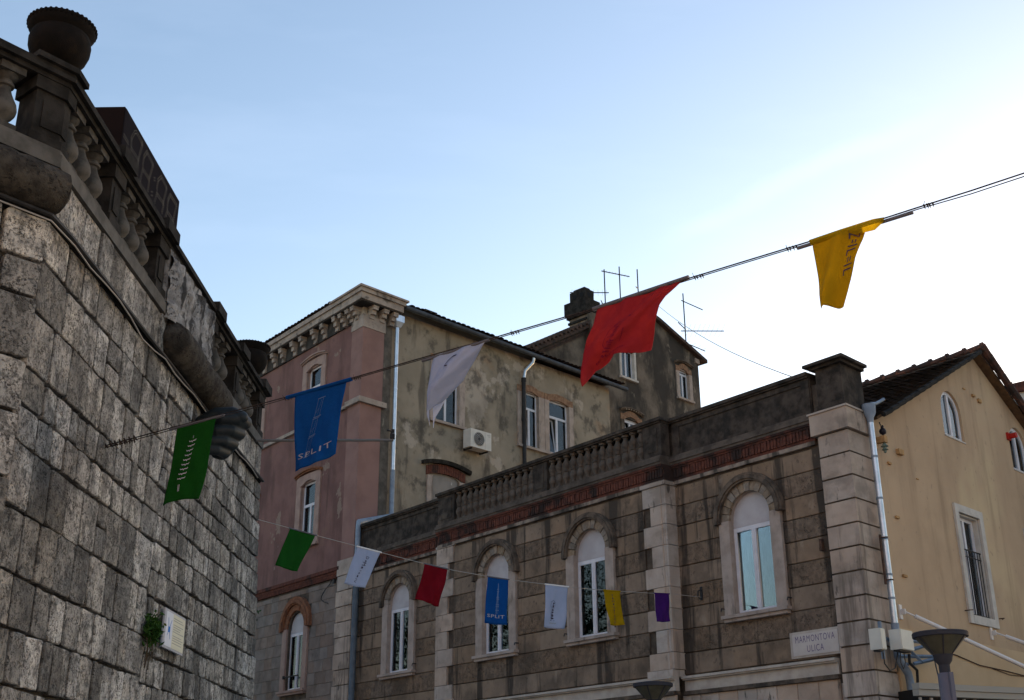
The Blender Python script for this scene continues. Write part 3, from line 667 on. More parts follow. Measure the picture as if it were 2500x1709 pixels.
# plants on the wall
def bush(label, loc, r, n, frame):
    t = thing('wall_plant', label, 'plant', loc, frame.rot, 'plants growing from the stone wall')
    m = MB(frame.sgn)
    for i in range(n):
        a = Vector((random.gauss(0, 1), abs(random.gauss(0, 1)), random.gauss(0, 0.8))).normalized() * r * (rnd() ** 0.5) * random.choice((0.7, 0.9, 1.0, 1.0, 1.35)); a.z += 0.03 * math.sin(a.x * 40)
        a.y *= 0.75; c = Vector((a.x, a.y + 0.02, a.z))
        d1 = Vector((ru(-1, 1), ru(-1, 1), ru(-1, 1))).normalized(); d2 = d1.cross(Vector((ru(-1, 1), ru(-1, 1), ru(-1, 1)))).normalized()
        l, w = ru(.025, .05), ru(.008, .018)
        m.add([tuple(c - d1 * l), tuple(c + d2 * w), tuple(c + d1 * l), tuple(c - d2 * w)], [(0, 1, 2, 3)])
    obj('leaves', m, M_leaf, t, fix=False)['kind'] = 'stuff'
    m = MB(frame.sgn)
    for i in range(12):
        e = Vector((ru(-1, 1) * r, ru(.2, .8) * r, ru(-1, 1) * r)); m.tube([(0, -0.03, 0), tuple(e * 0.5 + Vector((0, .02, -.02))), tuple(e)], 0.004, 4)
    for i in range(9):
        x = ru(-.7, .7) * r; m.tube([(x, 0.03, -r * .4), (x + ru(-.03, .03), 0.06, -r * 1.2), (x + ru(-.05, .05), 0.04, -r * ru(1.6, 2.4))], 0.004, 4)
    obj('stems', m, M_twig, t)
bush('leafy green plant rooted in the stone wall just left of the white plaque', FW.w(3.62, 0.03, 3.55), 0.17, 520, FW)
bush('small dark moss tuft on the wall edge at the far left of the picture', FC.w(-0.52, 0.03, 4.93), 0.10, 240, FC)

# bronze fist
fi = FW.thing('fist_sculpture', 'dark bronze giant fist sticking out of the rough stone wall behind a green flag', 'sculpture', 4.78, 0.0, 6.05)
def capsule(mb, pts, rs, n=14):
    P = [Vector(p) for p in pts]
    Q = []; R = []
    for i in range(len(P) - 1):
        for k in range(6):
            f = k / 6; Q.append(P[i].lerp(P[i + 1], f)); R.append(rs[i] + (rs[i + 1] - rs[i]) * f)
    Q.append(P[-1]); R.append(rs[-1])
    t0 = (Q[1] - Q[0]).normalized(); t1 = (Q[-1] - Q[-2]).normalized()
    pre = [(Q[0] - t0 * R[0] * math.sin(a), R[0] * math.cos(a)) for a in (1.5, 1.1, 0.7, 0.35)]
    post = [(Q[-1] + t1 * R[-1] * math.sin(a), R[-1] * math.cos(a)) for a in (0.35, 0.7, 1.1, 1.5)]
    allp = pre + list(zip(Q, R)) + post
    vs = []; prev = None; m = len(allp)
    for i, (p, r) in enumerate(allp):
        t = (allp[min(i + 1, m - 1)][0] - allp[max(i - 1, 0)][0]).normalized()
        a = prev if prev is not None else Vector((0, 0, 1)) if abs(t.z) < .9 else Vector((1, 0, 0))
        u = (a - t * a.dot(t)).normalized(); w = t.cross(u); prev = u
        vs += [tuple(p + (u * math.cos(2 * math.pi * k / n) + w * math.sin(2 * math.pi * k / n)) * r) for k in range(n)]
    fs = [(i * n + k, i * n + (k + 1) % n, (i + 1) * n + (k + 1) % n, (i + 1) * n + k) for i in range(m - 1) for k in range(n)] + [tuple(range(n))[::-1], tuple((m - 1) * n + k for k in range(n))]
    mb.add(vs, fs)
fm = FW.mb()
capsule(fm, [(0.05, -0.15, 0.02), (0.03, 0.12, 0.0), (0.02, 0.30, 0.0)], [0.20, 0.205, 0.215], 20)       # wrist into palm
capsule(fm, [(0.06, 0.30, 0.12), (0.06, 0.36, -0.12)], [0.15, 0.13], 18)                                    # back of the hand
for zz, dd, r in ((0.175, 0.60, 0.093), (0.035, 0.545, 0.085), (-0.095, 0.475, 0.079), (-0.205, 0.39, 0.071)):
    r *= .9
    capsule(fm, [(0.10, 0.26, zz * 0.95), (0.11, dd - 0.06, zz), (0.02, dd, zz - .005), (-0.13, dd - 0.06, zz - 0.015), (-0.17, dd - 0.22, zz - 0.025), (-0.10, dd - 0.30, zz - .025)], [r, r * 1.1, r * 1.06, r * 1.0, r * .95, r * .8])
capsule(fm, [(-0.05, 0.10, 0.15), (-0.08, 0.27, 0.24), (-0.09, 0.46, 0.255), (-0.13, 0.60, 0.19)], [0.10, 0.095, 0.085, 0.075])      # thumb over the top
o = obj('fist', fm, M_bronze, fi, 60)
rm = o.modifiers.new('merge', 'REMESH'); rm.mode = 'VOXEL'; rm.voxel_size = 0.013; rm.use_smooth_shade = True
sm_ = o.modifiers.new('soften', 'SMOOTH'); sm_.iterations = 1; sm_.factor = 0.5

# pole with a small camera, sticking out over the street
pq = FW.w(7.86, 0.0, 6.95)
pe = Vector((-1.82, 17.52, 7.08))
po = thing('pole_arm', 'thin grey horizontal pole jutting from the stone wall across the pink house', 'pole', pq)
m = MB(); m.tube([(-0.25, -0.05, -0.02), tuple(pe - pq)], 0.021, 8); obj('tube', m, M_pole, po)
e = pe - pq
m = MB(); m.box(e.x - .05, e.x + .02, e.y - .03, e.y + .03, e.z + .02, e.z + .10); m.tube([(e.x - .02, e.y, e.z), (e.x - .03, e.y, e.z + .14), (e.x - .10, e.y, e.z + .16)], 0.016, 6); m.box(e.x - .03, e.x + .015, e.y - .025, e.y + .025, e.z + .12, e.z + .17); obj('clamp', m, M_iron, po)

# ------------------------------------------------------------------ terrace house
th = FA.thing('terrace_house', 'brown rusticated stone house with arched white windows and a black balustraded parapet', 'house')
D = 0.30
JW = [4.55, 5.0, 5.5, 5.96, 6.43, 6.87, 7.32, 7.77, 8.23, 8.68]
ZS = 7.6
HR = 0.93
class Win: pass
WINS = [(2.10, 0.0), (6.76, D), (10.36, D), (15.30, 0.0)]
def hw(z):
    if z < 5.46: return 0.0
    if z < ZS: return 0.84
    x = (z - ZS) / 0.92
    return HR * math.sqrt(1 - x * x) if x < 1 else 0.0
def arch_open(mb, s0, s1, z0, z1, d0, d1, ops):
    """wall slab with arched holes (centre, half width, sill z, spring z, rise)"""
    x = s0
    for (sc, h, zsill, zsp, rise) in sorted(ops):
        if sc - h > x + 1e-4: mb.box(x, sc - h, d0, d1, z0, z1)
        if zsill > z0 + 1e-3: mb.box(sc - h, sc + h, d0, d1, z0, zsill)
        n = 12 if rise > 0 else 1
        P = [(sc + h * -math.cos(math.pi * i / n), zsp + rise * math.sin(math.pi * i / n)) for i in range(n + 1)]
        for (a, za), (b, zb) in zip(P[:-1], P[1:]):
            mb.hexa([(a, d0, za), (b, d0, zb), (b, d1, zb), (a, d1, za), (a, d0, z1), (b, d0, z1), (b, d1, z1), (a, d1, z1)])
        x = sc + h
    if s1 > x + 1e-4: mb.box(x, s1, d0, d1, z0, z1)
    return mb
m = FA.mb()
arch_open(m, 0.0, 4.4, 4.05, 10.0, -0.55, -0.03, [(2.10, 0.58, 5.6, ZS, 0.56)])
arch_open(m, 4.4, 12.95, 4.05, 10.0, -0.55, D - 0.03, [(6.76, 0.58, 5.6, ZS, 0.56), (10.36, 0.58, 5.6, ZS, 0.56)])
arch_open(m, 12.95, 17.75, 4.05, 10.0, -0.55, -0.03, [(15.30, 0.58, 5.6, ZS, 0.56)])
obj('wall', m, M_ashcore, th)
m = FA.mb(); m.box(0.0, 17.75, -0.55, -0.03, 0, 4.045); m.box(4.4, 12.9, -0.03, D - .03, 0, 4.045)
obj('ground_floor_wall', m, M_jamb, th)
m = FA.mb(); m.prism([(0.1, -0.56), (17.7, -0.56), (17.7, -4.2), (8.6, -4.2), (6.5, -0.7), (0.1, -0.7)], 0, 9.3); obj('rear_block', m, M_flat, th)

def block(mb, b0, b1, t0, t1, z0, z1, d, jit=0.003, bev=0.016, vflat=False):
    """dressed block: bottom edge b0..b1, top edge t0..t1"""
    e = lambda: ru(-jit, jit)
    bs_ = 0.0 if vflat else bev
    base = [(b0, d - .06, z0), (b1, d - .06, z0), (t1, d - .06, z1), (t0, d - .06, z1)]
    mid = [(b0, d + e() - .012, z0), (b1, d + e() - .012, z0), (t1, d + e() - .012, z1), (t0, d + e() - .012, z1)]
    fr = [(b0 + bs_, d + e(), z0 + bev), (b1 - bs_, d + e(), z0 + bev), (t1 - bs_, d + e(), z1 - bev), (t0 + bs_, d + e(), z1 - bev)]
    vs = base + mid + fr
    fs = [(8, 9, 10, 11), (0, 3, 2, 1)]
    for i in range(4):
        j = (i + 1) % 4
        fs += [(i, j, 4 + j, 4 + i), (4 + i, 4 + j, 8 + j, 8 + i)]
    mb.add(vs, fs)
def course_fill(s0, s1, d, win):
    sc = win
    for k in range(len(JW) - 1):
        z0, z1 = JW[k] + .009, JW[k + 1] - .009
        segs = []
        for ss in sc: pass
        bounds = [(s0, s0)]
        for c in sc:
            h0, h1 = hw(z0), hw(z1)
            if h0 > 0 and h1 <= 0 and z0 > ZS:
                m = FA.mb(); P = [(c + .92 * math.cos(a_), ZS + .92 * math.sin(a_)) for a_ in [math.acos(h0 / HR) + (math.pi - 2 * math.acos(h0 / HR)) * i_ / 10 for i_ in range(11)]]
                m.slab([(c + h0, z0)] + P[1:-1] + [(c - h0, z0), (c - h0, z1), (c + h0, z1)], d - .05, d + (0.008 if k % 2 else 0.0)); obj('stone_block', m, M_ash2 if k % 2 == 1 else M_ash, th)
                h1 = h0
            if k == 1 or (h0 <= 0 and h1 <= 0): continue
            if h0 <= 0: h0 = h1
            segs.append((bounds[-1], (c - h0, c - h1))); bounds.append((c + h0, c + h1))
        segs.append((bounds[-1], (s1, s1)))
        mt = M_ash2 if k % 2 == 1 else M_ash
        for (L0, L1), (R0, R1) in segs:
            w = R0 - L0
            if w < 0.1 and R1 - L1 < 0.1: continue
            n = max(1, round(min(w, R1 - L1) / ru(1.0, 1.5)))
            cuts = [0] + sorted((i + ru(-.2, .2)) / n for i in range(1, n)) + [1]
            for a, b in zip(cuts[:-1], cuts[1:]):
                g = -0.0005
                m = FA.mb(); block(m, L0 + (R0 - L0) * a + g, L0 + (R0 - L0) * b - g, L1 + (R1 - L1) * a + g, L1 + (R1 - L1) * b - g, z0, z1, d + (0.008 if k % 2 else 0.0), bev=0.010, vflat=True)
                obj('stone_block', m, mt, th)
course_fill(0.13, 4.26, 0.0, [2.10])
course_fill(4.94, 12.24, D, [6.76, 10.36])
course_fill(13.04, 17.7, 0.0, [15.30])

# cornice at the first floor, string of white stone
m = FA.mb()
for (a, b, d) in ((0.24, 4.22, 0.0), (4.2205, 12.97, D), (12.9705, 17.7, 0.0)):
    m.box(a, b, d - .1, d + 0.14, 4.46, 4.51); m.box(a, b, d - .1, d + 0.10, 4.43, 4.4598)
    m.box(a, b, d - .1, d + 0.03, 4.21, 4.4298); 
obj('string_cornice', m, M_plq2, th)
m = FA.mb()
for (a, b, d) in ((0.24, 4.22, 0.0), (4.2205, 12.97, D), (12.9705, 17.7, 0.0)):
    m.box(a, b, d - .1, d + 0.07, 4.13, 4.2095)
obj('lower_moulding', m, M_hood, th)
x = 0.26
k = 0
while x < 4.1:
    m = FA.mb(); block(m, x, x + .5, x, x + .5, 3.3, 4.125, 0.012); obj('stone_block', m, M_quoin, th); x += .508
x = 4.24
while x < 12.6:
    m = FA.mb(); block(m, x, x + .6, x, x + .6, 3.3, 4.125, D + 0.012); obj('stone_block', m, M_quoin, th); x += .608

# quoined piers of the projecting middle
JP = [8.70, 8.25, 7.81, 7.34, 6.87, 6.42, 5.95, 5.5, 5.02, 4.66]
for k in range(len(JP) - 1):
    z1, z0 = JP[k] - .006, JP[k + 1] + .006
    l = 4.93 if k % 2 == 0 else 4.70
    m = FA.mb(); m.box(4.27, l, D - .2, D + 0.035, z0, z1); m.box(4.21, 4.2698, -0.08, D + 0.025, z0, z1); m.box(4.33, 4.365, D + .035, D + .048, z0 + .001, z1 - .001)
    obj('quoin', m, M_quoin, th)
    r = 12.26 if k % 2 == 0 else 12.50
    m = FA.mb(); m.box(r, 13.03, -0.08, D + 0.035, z0, z1); obj('quoin', m, M_quoin, th)
for bx in ((4.24, 5.0, -.08, D + .06, 4.512, 4.655), (4.19, 4.97, -.08, D + .07, 8.705, 8.79), (12.2, 13.08, -.08, D + .06, 4.512, 4.655), (12.2, 13.06, -.08, D + .05, 8.705, 8.77)):
    m = FA.mb(); m.box(*bx); obj('pier_moulding', m, M_quoin, th)
# right corner pilaster
ub = Vector((0.106, -0.994))
def corner_poly(g, s1=0.12, dep=0.85):
    a = Vector((-0.6 - g, 0.10 + g)); e = a + ub * (dep + g)
    return [tuple(a), tuple(e), (s1 + g, e.y), (s1 + g, 0.10 + g)]
JQ = [8.83, 8.37, 7.90, 7.43, 6.96, 6.51, 6.04, 5.57, 5.11, 4.66, 4.19, 3.74, 3.29, 2.83, 2.37, 1.9, 1.45, 1.0, 0.55]
m = FA.mb(); m.prism(corner_poly(-0.03), 0, 9.2); obj('corner_core', m, M_ashcore, th)
for k in range(len(JQ) - 1):
    z1, z0 = JQ[k], JQ[k + 1]
    m = FA.mb(); m.prism(corner_poly(0.0 + ru(-.002, .002)), z0 + 0.035, z1)
    obj('quoin', m, M_quoin, th)
m = FA.mb(); m.prism(corner_poly(0.07, 0.17), 8.86, 9.29); m.prism(corner_poly(0.10, 0.17), 9.2905, 9.33); obj('pilaster_capital', m, M_quoin, th)
m = FA.mb(); m.prism(corner_poly(-0.02, 0.06), 9.3305, 10.24); m.prism(corner_poly(0.03, 0.08), 9.331, 9.46); m.prism(corner_poly(0.07, 0.06), 10.2405, 10.30); m.prism(corner_poly(0.16, 0.06), 10.3005, 10.36)
m.add([(p[0], p[1], 10.3605) for p in corner_poly(0.16, 0.06)] + [(-0.27, -0.3, 10.47)], [(0, 1, 4), (1, 2, 4), (2, 3, 4), (3, 0, 4), (3, 2, 1, 0)])
obj('corner_pedestal', m, M_para, th)

# brick cornice, parapet
SEG = ((0.24, 4.20, 0.0), (4.2, 12.98, D), (12.98, 17.72, 0.0))
m = FA.mb()
for a, b, d in SEG:
    m.box(a, b - .001, d - .35, d + .13, 9.12, 9.165); m.box(a, b - .001, d - .35, d + .10, 9.075, 9.1195); m.box(a, b - .001, d - .35, d + .05, 8.81, 8.875)
    x = a + .02
    while x < b - .09:
        m.box(x, x + .062 + ru(-.006, .006), d - .3, d + .085 + ru(-.012, .01), 8.876, 9.0745); x += .085
    m.box(a, b - .001, d - .35, d + .035, 8.8755, 9.0748)
o = obj('brick_cornice', m, M_brick, th); o['kind'] = 'stuff'
m = FA.mb()
for a, b, d in SEG:
    x = a
    while x < b - .05:
        w = min(ru(1.0, 2.2), b - x); m.box(x + .004, x + w - .004, d - .3, d + .055 + ru(-.006, .006), 8.725, 8.808); x += w
obj('white_stone_strip', m, M_strip2, th)
m = FA.mb()
for a, b, d in SEG:
    m.box(a, b - .002, d - .35, d + .17, 9.22, 9.30); m.box(a, b - .002, d - .35, d + .14, 9.166, 9.2195); m.box(a, b - .002, d - .35, d + .13, 9.3005, 9.37)
obj('cornice_shelf', m, M_parab, th)
for a, b, d in (SEG[0], SEG[2]):
    m = FA.mb()
    m.box(a, b - .002, d - .32, d + .02, 9.371, 10.16)
    m.box(a + .02, a + .22, d + .02, d + .05, 9.371, 10.16); m.box(b - .25, b - .03, d + .02, d + .05, 9.371, 10.16)
    m.box(a + .2205, b - .2505, d + .02, d + .05, 9.371, 9.46); m.box(a + .2205, b - .2505, d + .02, d + .05, 10.05, 10.16)
    obj('parapet', m, M_para, th)
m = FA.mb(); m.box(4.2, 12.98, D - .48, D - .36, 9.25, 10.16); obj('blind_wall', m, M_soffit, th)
m = FA.mb()
for a, b, d in SEG:
    m.box(a, b - .003, d - .36, d + .10, 10.161, 10.20); m.box(a - (.04 if d else 0), b - .003 + (.04 if d else 0), d - .38, d + .14, 10.2005, 10.275)
obj('parapet_coping', m, M_para, th)
for a, b in ((4.22, 4.80), (8.24, 8.78), (12.2, 12.96)):
    m = FA.mb(); m.box(a, b, D - .21, D + .06, 9.371, 10.16); m.box(a + .12, b - .12, D + .06, D + .075, 9.5, 10.05); obj('pedestal', m, M_para, th)
B2 = [(0.085, 0), (0.085, 0.05), (0.05, 0.065), (0.045, 0.10), (0.06, 0.14), (0.088, 0.20), (0.092, 0.24), (0.075, 0.30), (0.05, 0.345), (0.05, 0.355), (0.068, 0.365), (0.07, 0.39), (0.05, 0.40), (0.05, 0.415), (0.072, 0.46), (0.09, 0.52), (0.088, 0.56), (0.06, 0.62), (0.045, 0.66), (0.05, 0.695), (0.085, 0.71), (0.085, 0.76)]
bb = MB(1); bb.lathe((0, 0, 0), [(r * 1.12, z * 0.789 / 0.76) for r, z in B2], 14)
b2me = bb.mesh('baluster', 40); b2me.materials.append(M_balu2)
for s0, s1 in ((4.80, 8.24), (8.78, 12.2)):
    for i in range(13):
        s = s0 + (s1 - s0) * (i + .5) / 13; o = obj('baluster', b2me, None, th); o.location = (s, D - .03, 9.371); o.rotation_euler[2] = ru(0, 3)

# arched windows
def arched_window(fr, root, sc, d, r=0.93, zsill=5.62, hood=M_hood, vous=M_vous, jamb=M_jamb, oh=0.55, curtain=None, openleaf=False, simple=False):
    m = fr.mb()
    for sg in (-1, 1):
        a, b = sorted((sc + sg * oh, sc + sg * 0.83)); m.box(a, b, d - .02, d + .07, zsill, ZS)
        a, b = sorted((sc + sg * (oh - .005), sc + sg * (oh + .06))); m.box(a, b, d - .18, d - .0205, zsill, ZS)
    m.arc(sc, ZS, oh - .005, oh + .05, d - .18, d - .021, n=16)
    w = obj('window', m, jamb, root)
    h = fr.mb(); h.arc(sc, ZS, 0.76, r, d - .02, d + .13, n=22, a0=-0.05, a1=math.pi + .05); h.arc(sc, ZS, 0.80, 0.88, d + .13, d + .165, n=22, a0=-0.05, a1=math.pi + .05)
    obj('hood', h, hood, w, 40)
    n = 13
    v = fr.mb()
    for i in range(n):
        a0 = math.pi * i / n + .012; a1 = math.pi * (i + 1) / n - .012
        v.arc(sc, ZS, oh + .001, 0.7595, d - .02, d + .06 + ru(-.012, .012), a0, a1, 3)
    obj('voussoirs', v, vous, w)
    s = fr.mb(); s.box(sc - .87, sc + .87, d - .30, d + .16, zsill - .07, zsill - .001); s.box(sc - .83, sc + .83, d - .02, d + .11, zsill - .14, zsill - .0705)
    obj('sill', s, jamb, w)
    f = fr.mb(); q = d - .13; z0, z1 = zsill + .001, 7.44
    f.box(sc - oh + .005, sc - oh + .075, q, q + .06, z0, z1); f.box(sc + oh - .075, sc + oh - .005, q, q + .06, z0, z1)
    f.box(sc - oh + .0755, sc + oh - .0755, q, q + .06, z0, z0 + .08); f.box(sc - oh + .0755, sc + oh - .0755, q, q + .06, z1 - .09, z1)
    if not openleaf: f.box(sc - .055, sc + .055, q, q + .07, z0 + .0805, z1 - .0905); f.box(sc - .01, sc + .01, q + .07, q + .08, z0 + .09, z1 - .1)
    obj('frame', f, M_white, w)
    l = fr.mb(); P = [(sc + (oh - .002) * math.cos(math.pi * i / 16), ZS + (oh - .002) * math.sin(math.pi * i / 16)) for i in range(17)]
    l.slab([(sc + oh - .002, 7.441)] + P + [(sc - oh + .002, 7.441)], q + .01, q + .045); l.box(sc - oh + .01, sc + oh - .01, q + .045, q + .06, 7.445, 7.56)
    obj('lunette_panel', l, M_lun, w)
    if not openleaf:
        for a, b in ((sc - oh + .076, sc - .056), (sc + .056, sc + oh - .076)):
            p = fr.mb(); p.box(a, b, q + .025, q + .032, z0 + .081, z1 - .091); obj('pane', p, M_glass, w)
    rr = fr.mb(); rr.box(sc - .9, sc + .9, q - .9, q - .6, z0 - .3, z1 + .3); obj('dark_interior', rr, M_dark, w)
    if curtain:
        for a, b, mm in curtain:
            c = fr.mb(); c.grid(lambda u, v, a=a, b=b: (sc + a + (b - a) * u, q - .12 + .03 * math.sin(u * (b - a) * 60), z0 + .05 + (z1 - z0 - .1) * v), 24, 1); obj('curtain', c, mm, w, 60, fix=False)
    return w
arched_window(FA, th, 2.10, 0.0, curtain=[(-.5, -.02, M_dcurt), (.02, .5, M_dcurt)])
arched_window(FA, th, 6.76, D)
arched_window(FA, th, 10.36, D)
arched_window(FA, th, 15.30, 0.0, curtain=[(-.1, .22, M_curt), (-.5, -.32, M_curt)])
# small fixings on the front
m = FA.mb(); m.box(0.30, 0.36, 0.02, 0.09, 6.62, 6.80); m.box(0.28, 0.34, 0.02, 0.13, 6.56, 6.62); obj('iron_pintle', m, M_rust, th)
for s, d in ((1.22, 0), (2.97, 0), (5.88, D), (7.63, D), (9.5, D), (14.42, 0)):
    m = FA.mb(); m.tube([(s, d, 5.78), (s, d + .12, 5.78), (s, d + .14, 5.72)], 0.014, 6); obj('shutter_hook', m, M_iron, th)

# hook that holds the far string
hk = FA.w(3.60, 0.0, 6.12)
ht = FA.thing('wall_hook', 'dark iron hook on the brown wall just right of the pale pier', 'hook', 3.60, 0.0, 6.12)
m = FA.mb(); m.box(-.03, .03, 0.0, .03, -.06, .22); m.tube([(0, .02, .16), (0, .12, .12), (0, .13, 0), (0, .08, -.03)], 0.016, 6); obj('iron_hook', m, M_iron, ht)

# street name plaque
sp = FA.thing('street_sign', 'pale marble street name plaque reading MARMONTOVA ULICA below the right arched window', 'sign', 0.74, 0.0, 4.83)
m = FA.mb(); m.box(-.60, .59, -.02, .03, -.24, .26); obj('border', m, M_plq2, sp)
m = FA.mb(); m.box(-.57, .52, .0302, .045, -.20, .21); obj('slab', m, M_plaque, sp)
for line, z, wd in (('MARMONTOVA', 0.045, 0.94), ('ULICA', -0.145, 0.40)):
    v, f = text_shape(line, 0.18, 3, 0.0)
    x0 = min(p[0] for p in v); x1 = max(p[0] for p in v); k = wd / (x1 - x0)
    m = FA.mb(); m.add([(-.02 - (p[0] - (x0 + x1) / 2) * k, .0465, z + p[1] * 1.02) for p in v], f)
    obj('lettering', m, M_inkv, sp, fix=False)

# ------------------------------------------------------------------ pink house
ph = FQ.thing('pink_house', 'tall pink stucco house with a bracketed stone cornice and a peeling ochre side wall', 'house')
LQ = lambda s, d, z: FQ.loc(FA.w(s, d, z))
class Tr(MB):     # build in street-front coordinates, store in the side wall's frame
    def add(self, pts, faces):
        return MB.add(self, [LQ(*p) for p in pts], faces)
def pa(): return Tr(-1)
S0 = 17.95
m = pa()
arch_open(m, S0 + .1, 33, 9.2, 13.4, -0.45, -0.0, [(21.05, 0.5, 10.25, 12.35, 0.2), (25.45, 0.5, 10.25, 12.35, 0.2)])
arch_open(m, S0 + .1, 33, 13.4001, 18.1, -0.45, -0.0, [(21.1, 0.5, 14.62, 16.55, 0.18), (25.45, 0.5, 14.62, 16.55, 0.18), (29.6, 0.5, 14.62, 16.55, .18)])
obj('stucco_wall', m, M_pink, ph)
m = pa(); arch_open(m, S0 + .1, 33, 0, 8.85, -0.45, 0.0, [(21.35, 0.5, 5.6, ZS, .5)]); obj('ground_floor_wall', m, M_ashcore, ph)
# ashlar of the lower floors
zz = 4.2; k = 0
while zz < 8.7:
    h = 0.37; x = 18.75 + (0.3 if k % 2 else 0)
    z1 = min(zz + h, 8.8)
    def hw2(z): 
        if z < 5.45: return 0
        if z < ZS: return 0.86
        q = (z - ZS) / 1.0; return 0.95 * math.sqrt(1 - q * q) if q < 1 else 0
    if k % 2: 
        m = pa(); block(m, 18.72, 19.03, 18.72, 19.03, zz, z1, 0.012, bev=.006); obj('stone_block', m, M_ashg, ph); x = 19.035
    while x < 24.9:
        w = ru(0.45, 0.8); a, b = x, x + w
        hz = max(hw2(zz), hw2(z1)) 
        c = 21.35
        if b > c - hz and a < c + hz:
            if a < c - hz - .08: 
                m = pa(); block(m, a, c - hz, a, c - hz, zz, z1 - .004, 0.012, bev=.006); obj('stone_block', m, M_ashg, ph)
            if hz > 0: x = c + hz + .004; 
            else: x = b + .004
            if hz > 0: continue
        m = pa(); block(m, a, b, a, b, zz, z1 - .004, 0.012 + ru(-.003, .004), bev=.006); obj('stone_block', m, M_ashg, ph); x = b + .004
    zz += h; k += 1
m = pa(); m.box(S0 + .75, 33, -.1, .11, 9.08, 9.19); m.box(S0 + .75, 33, -.1, .07, 9.0, 9.0795); m.box(S0 + .75, 33, -.1, .035, 8.86, 8.9995)
x = S0 + .76
while x < 25.5:
    m.box(x, x + .06, .03, .06, 8.86, 8.9995); x += .085
o = obj('brick_band', m, M_brick, ph); o['kind'] = 'stuff'
# corner pilaster: street side and side-wall side
def cpoly(ga, s1, sq):   # around the corner in Q frame
    a = LQ(S0, ga, 0); 
    nA = FA.n; nQ = FQ.n; bis = (nA + nQ) / (1 + nA.dot(nQ)) * ga
    co = FQ.loc(FA.w(S0, 0, 0) + bis)
    l = LQ(s1, ga, 0); l2 = LQ(s1, -.3, 0)
    return [(l[0], l[1]), (co[0], co[1]), (sq, ga), (sq, -.3), (l2[0], l2[1])]
m = FQ.mb(); m.prism(cpoly(0.09, 18.55, 0.82), 14.63, 17.1); obj('corner_pilaster', m, M_pinkl, ph)
m = FQ.mb(); m.prism(cpoly(0.085, 18.62, 0.80), 9.05, 14.42); obj('corner_pilaster', m, M_pinkl, ph)
m = FQ.mb(); m.prism(cpoly(0.11, 18.57, 0.86), 17.1005, 17.56); obj('pilaster_capital', m, M_cornice, ph)
m = FQ.mb(); m.prism(cpoly(0.20, 18.66, 0.94), 14.421, 14.60); m.prism(cpoly(0.14, 18.6, 0.88), 14.6005, 14.629); obj('string_course', m, M_cornice, ph)
m = pa(); m.box(18.67, 33, 0.0, 0.09, 14.45, 14.57); obj('string_course', m, M_cornice, ph)
JQ2 = [9.35, 8.84, 8.36, 7.87, 7.40, 6.93, 6.44, 5.96, 5.50, 5.03, 4.56, 4.1, 3.6, 3.1]
m = FQ.mb(); m.prism(cpoly(0.05, 18.7, 0.28), 0, 9.3); obj('corner_core', m, M_ashcore, ph)
for k in range(len(JQ2) - 1):
    m = FQ.mb(); m.prism(cpoly(0.10, 18.8 - (0.06 if k % 2 else 0), 0.30), JQ2[k + 1] + .03, JQ2[k]); obj('quoin', m, M_quoin, ph)
# cornice
m = FQ.mb()
m.prism(cpoly(0.50, 19.35, 1.42), 18.16, 18.30); m.prism(cpoly(0.44, 19.3, 1.36), 17.92, 18.1595); m.prism(cpoly(0.56, 19.4, 1.50), 18.3005, 18.37)
obj('cornice', m, M_cornice, ph)
m = pa(); m.box(19.0, 33, -.1, 0.34, 18.02, 18.24); m.box(19.0, 33, -.1, 0.40, 18.2405, 18.40); obj('cornice', m, M_cornice, ph)
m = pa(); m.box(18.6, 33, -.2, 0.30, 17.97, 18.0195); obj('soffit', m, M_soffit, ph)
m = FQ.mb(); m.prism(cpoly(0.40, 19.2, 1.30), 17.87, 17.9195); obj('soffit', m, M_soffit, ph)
m = pa(); m.box(18.58, 33, 0.0, 0.05, 17.45, 17.968); obj('frieze', m, M_soffit, ph)  # wall behind the brackets coloured dark for the shade there
def bracket(mk, s, zt, dep=0.30, w=0.19, h=0.5):
    m = mk(); 
    m.slab([(0, 0)], 0, 0) if False else None
    st = [(0.0, 0.30), (0.33, 0.62), (0.66, 1.0)]
    m.box(s - w / 2, s + w / 2, .0, dep, zt - h * .34, zt); m.box(s - w / 2 + .01, s + w / 2 - .01, 0, dep * .72, zt - h * .68, zt - h * .345); m.box(s - w / 2, s + w / 2, 0, dep * .42, zt - h, zt - h * .685)
    m.box(s - w / 2 - .012, s + w / 2 + .012, 0, dep + .015, zt - .055, zt - .001)
    obj('bracket', m, M_cornice, ph)
bs = 19.55
for i in range(9):
    bracket(pa, bs + i * 0.74 + (0.10 if i % 2 else 0), 17.965, 0.28, 0.2)
for s in (18.2, 18.55, 19.0): bracket(pa, s, 17.868, 0.36, 0.2, 0.42)
for s in (0.22, 0.68, 1.1): bracket(FQ.mb, s, 17.868, 0.36, 0.2, 0.42)
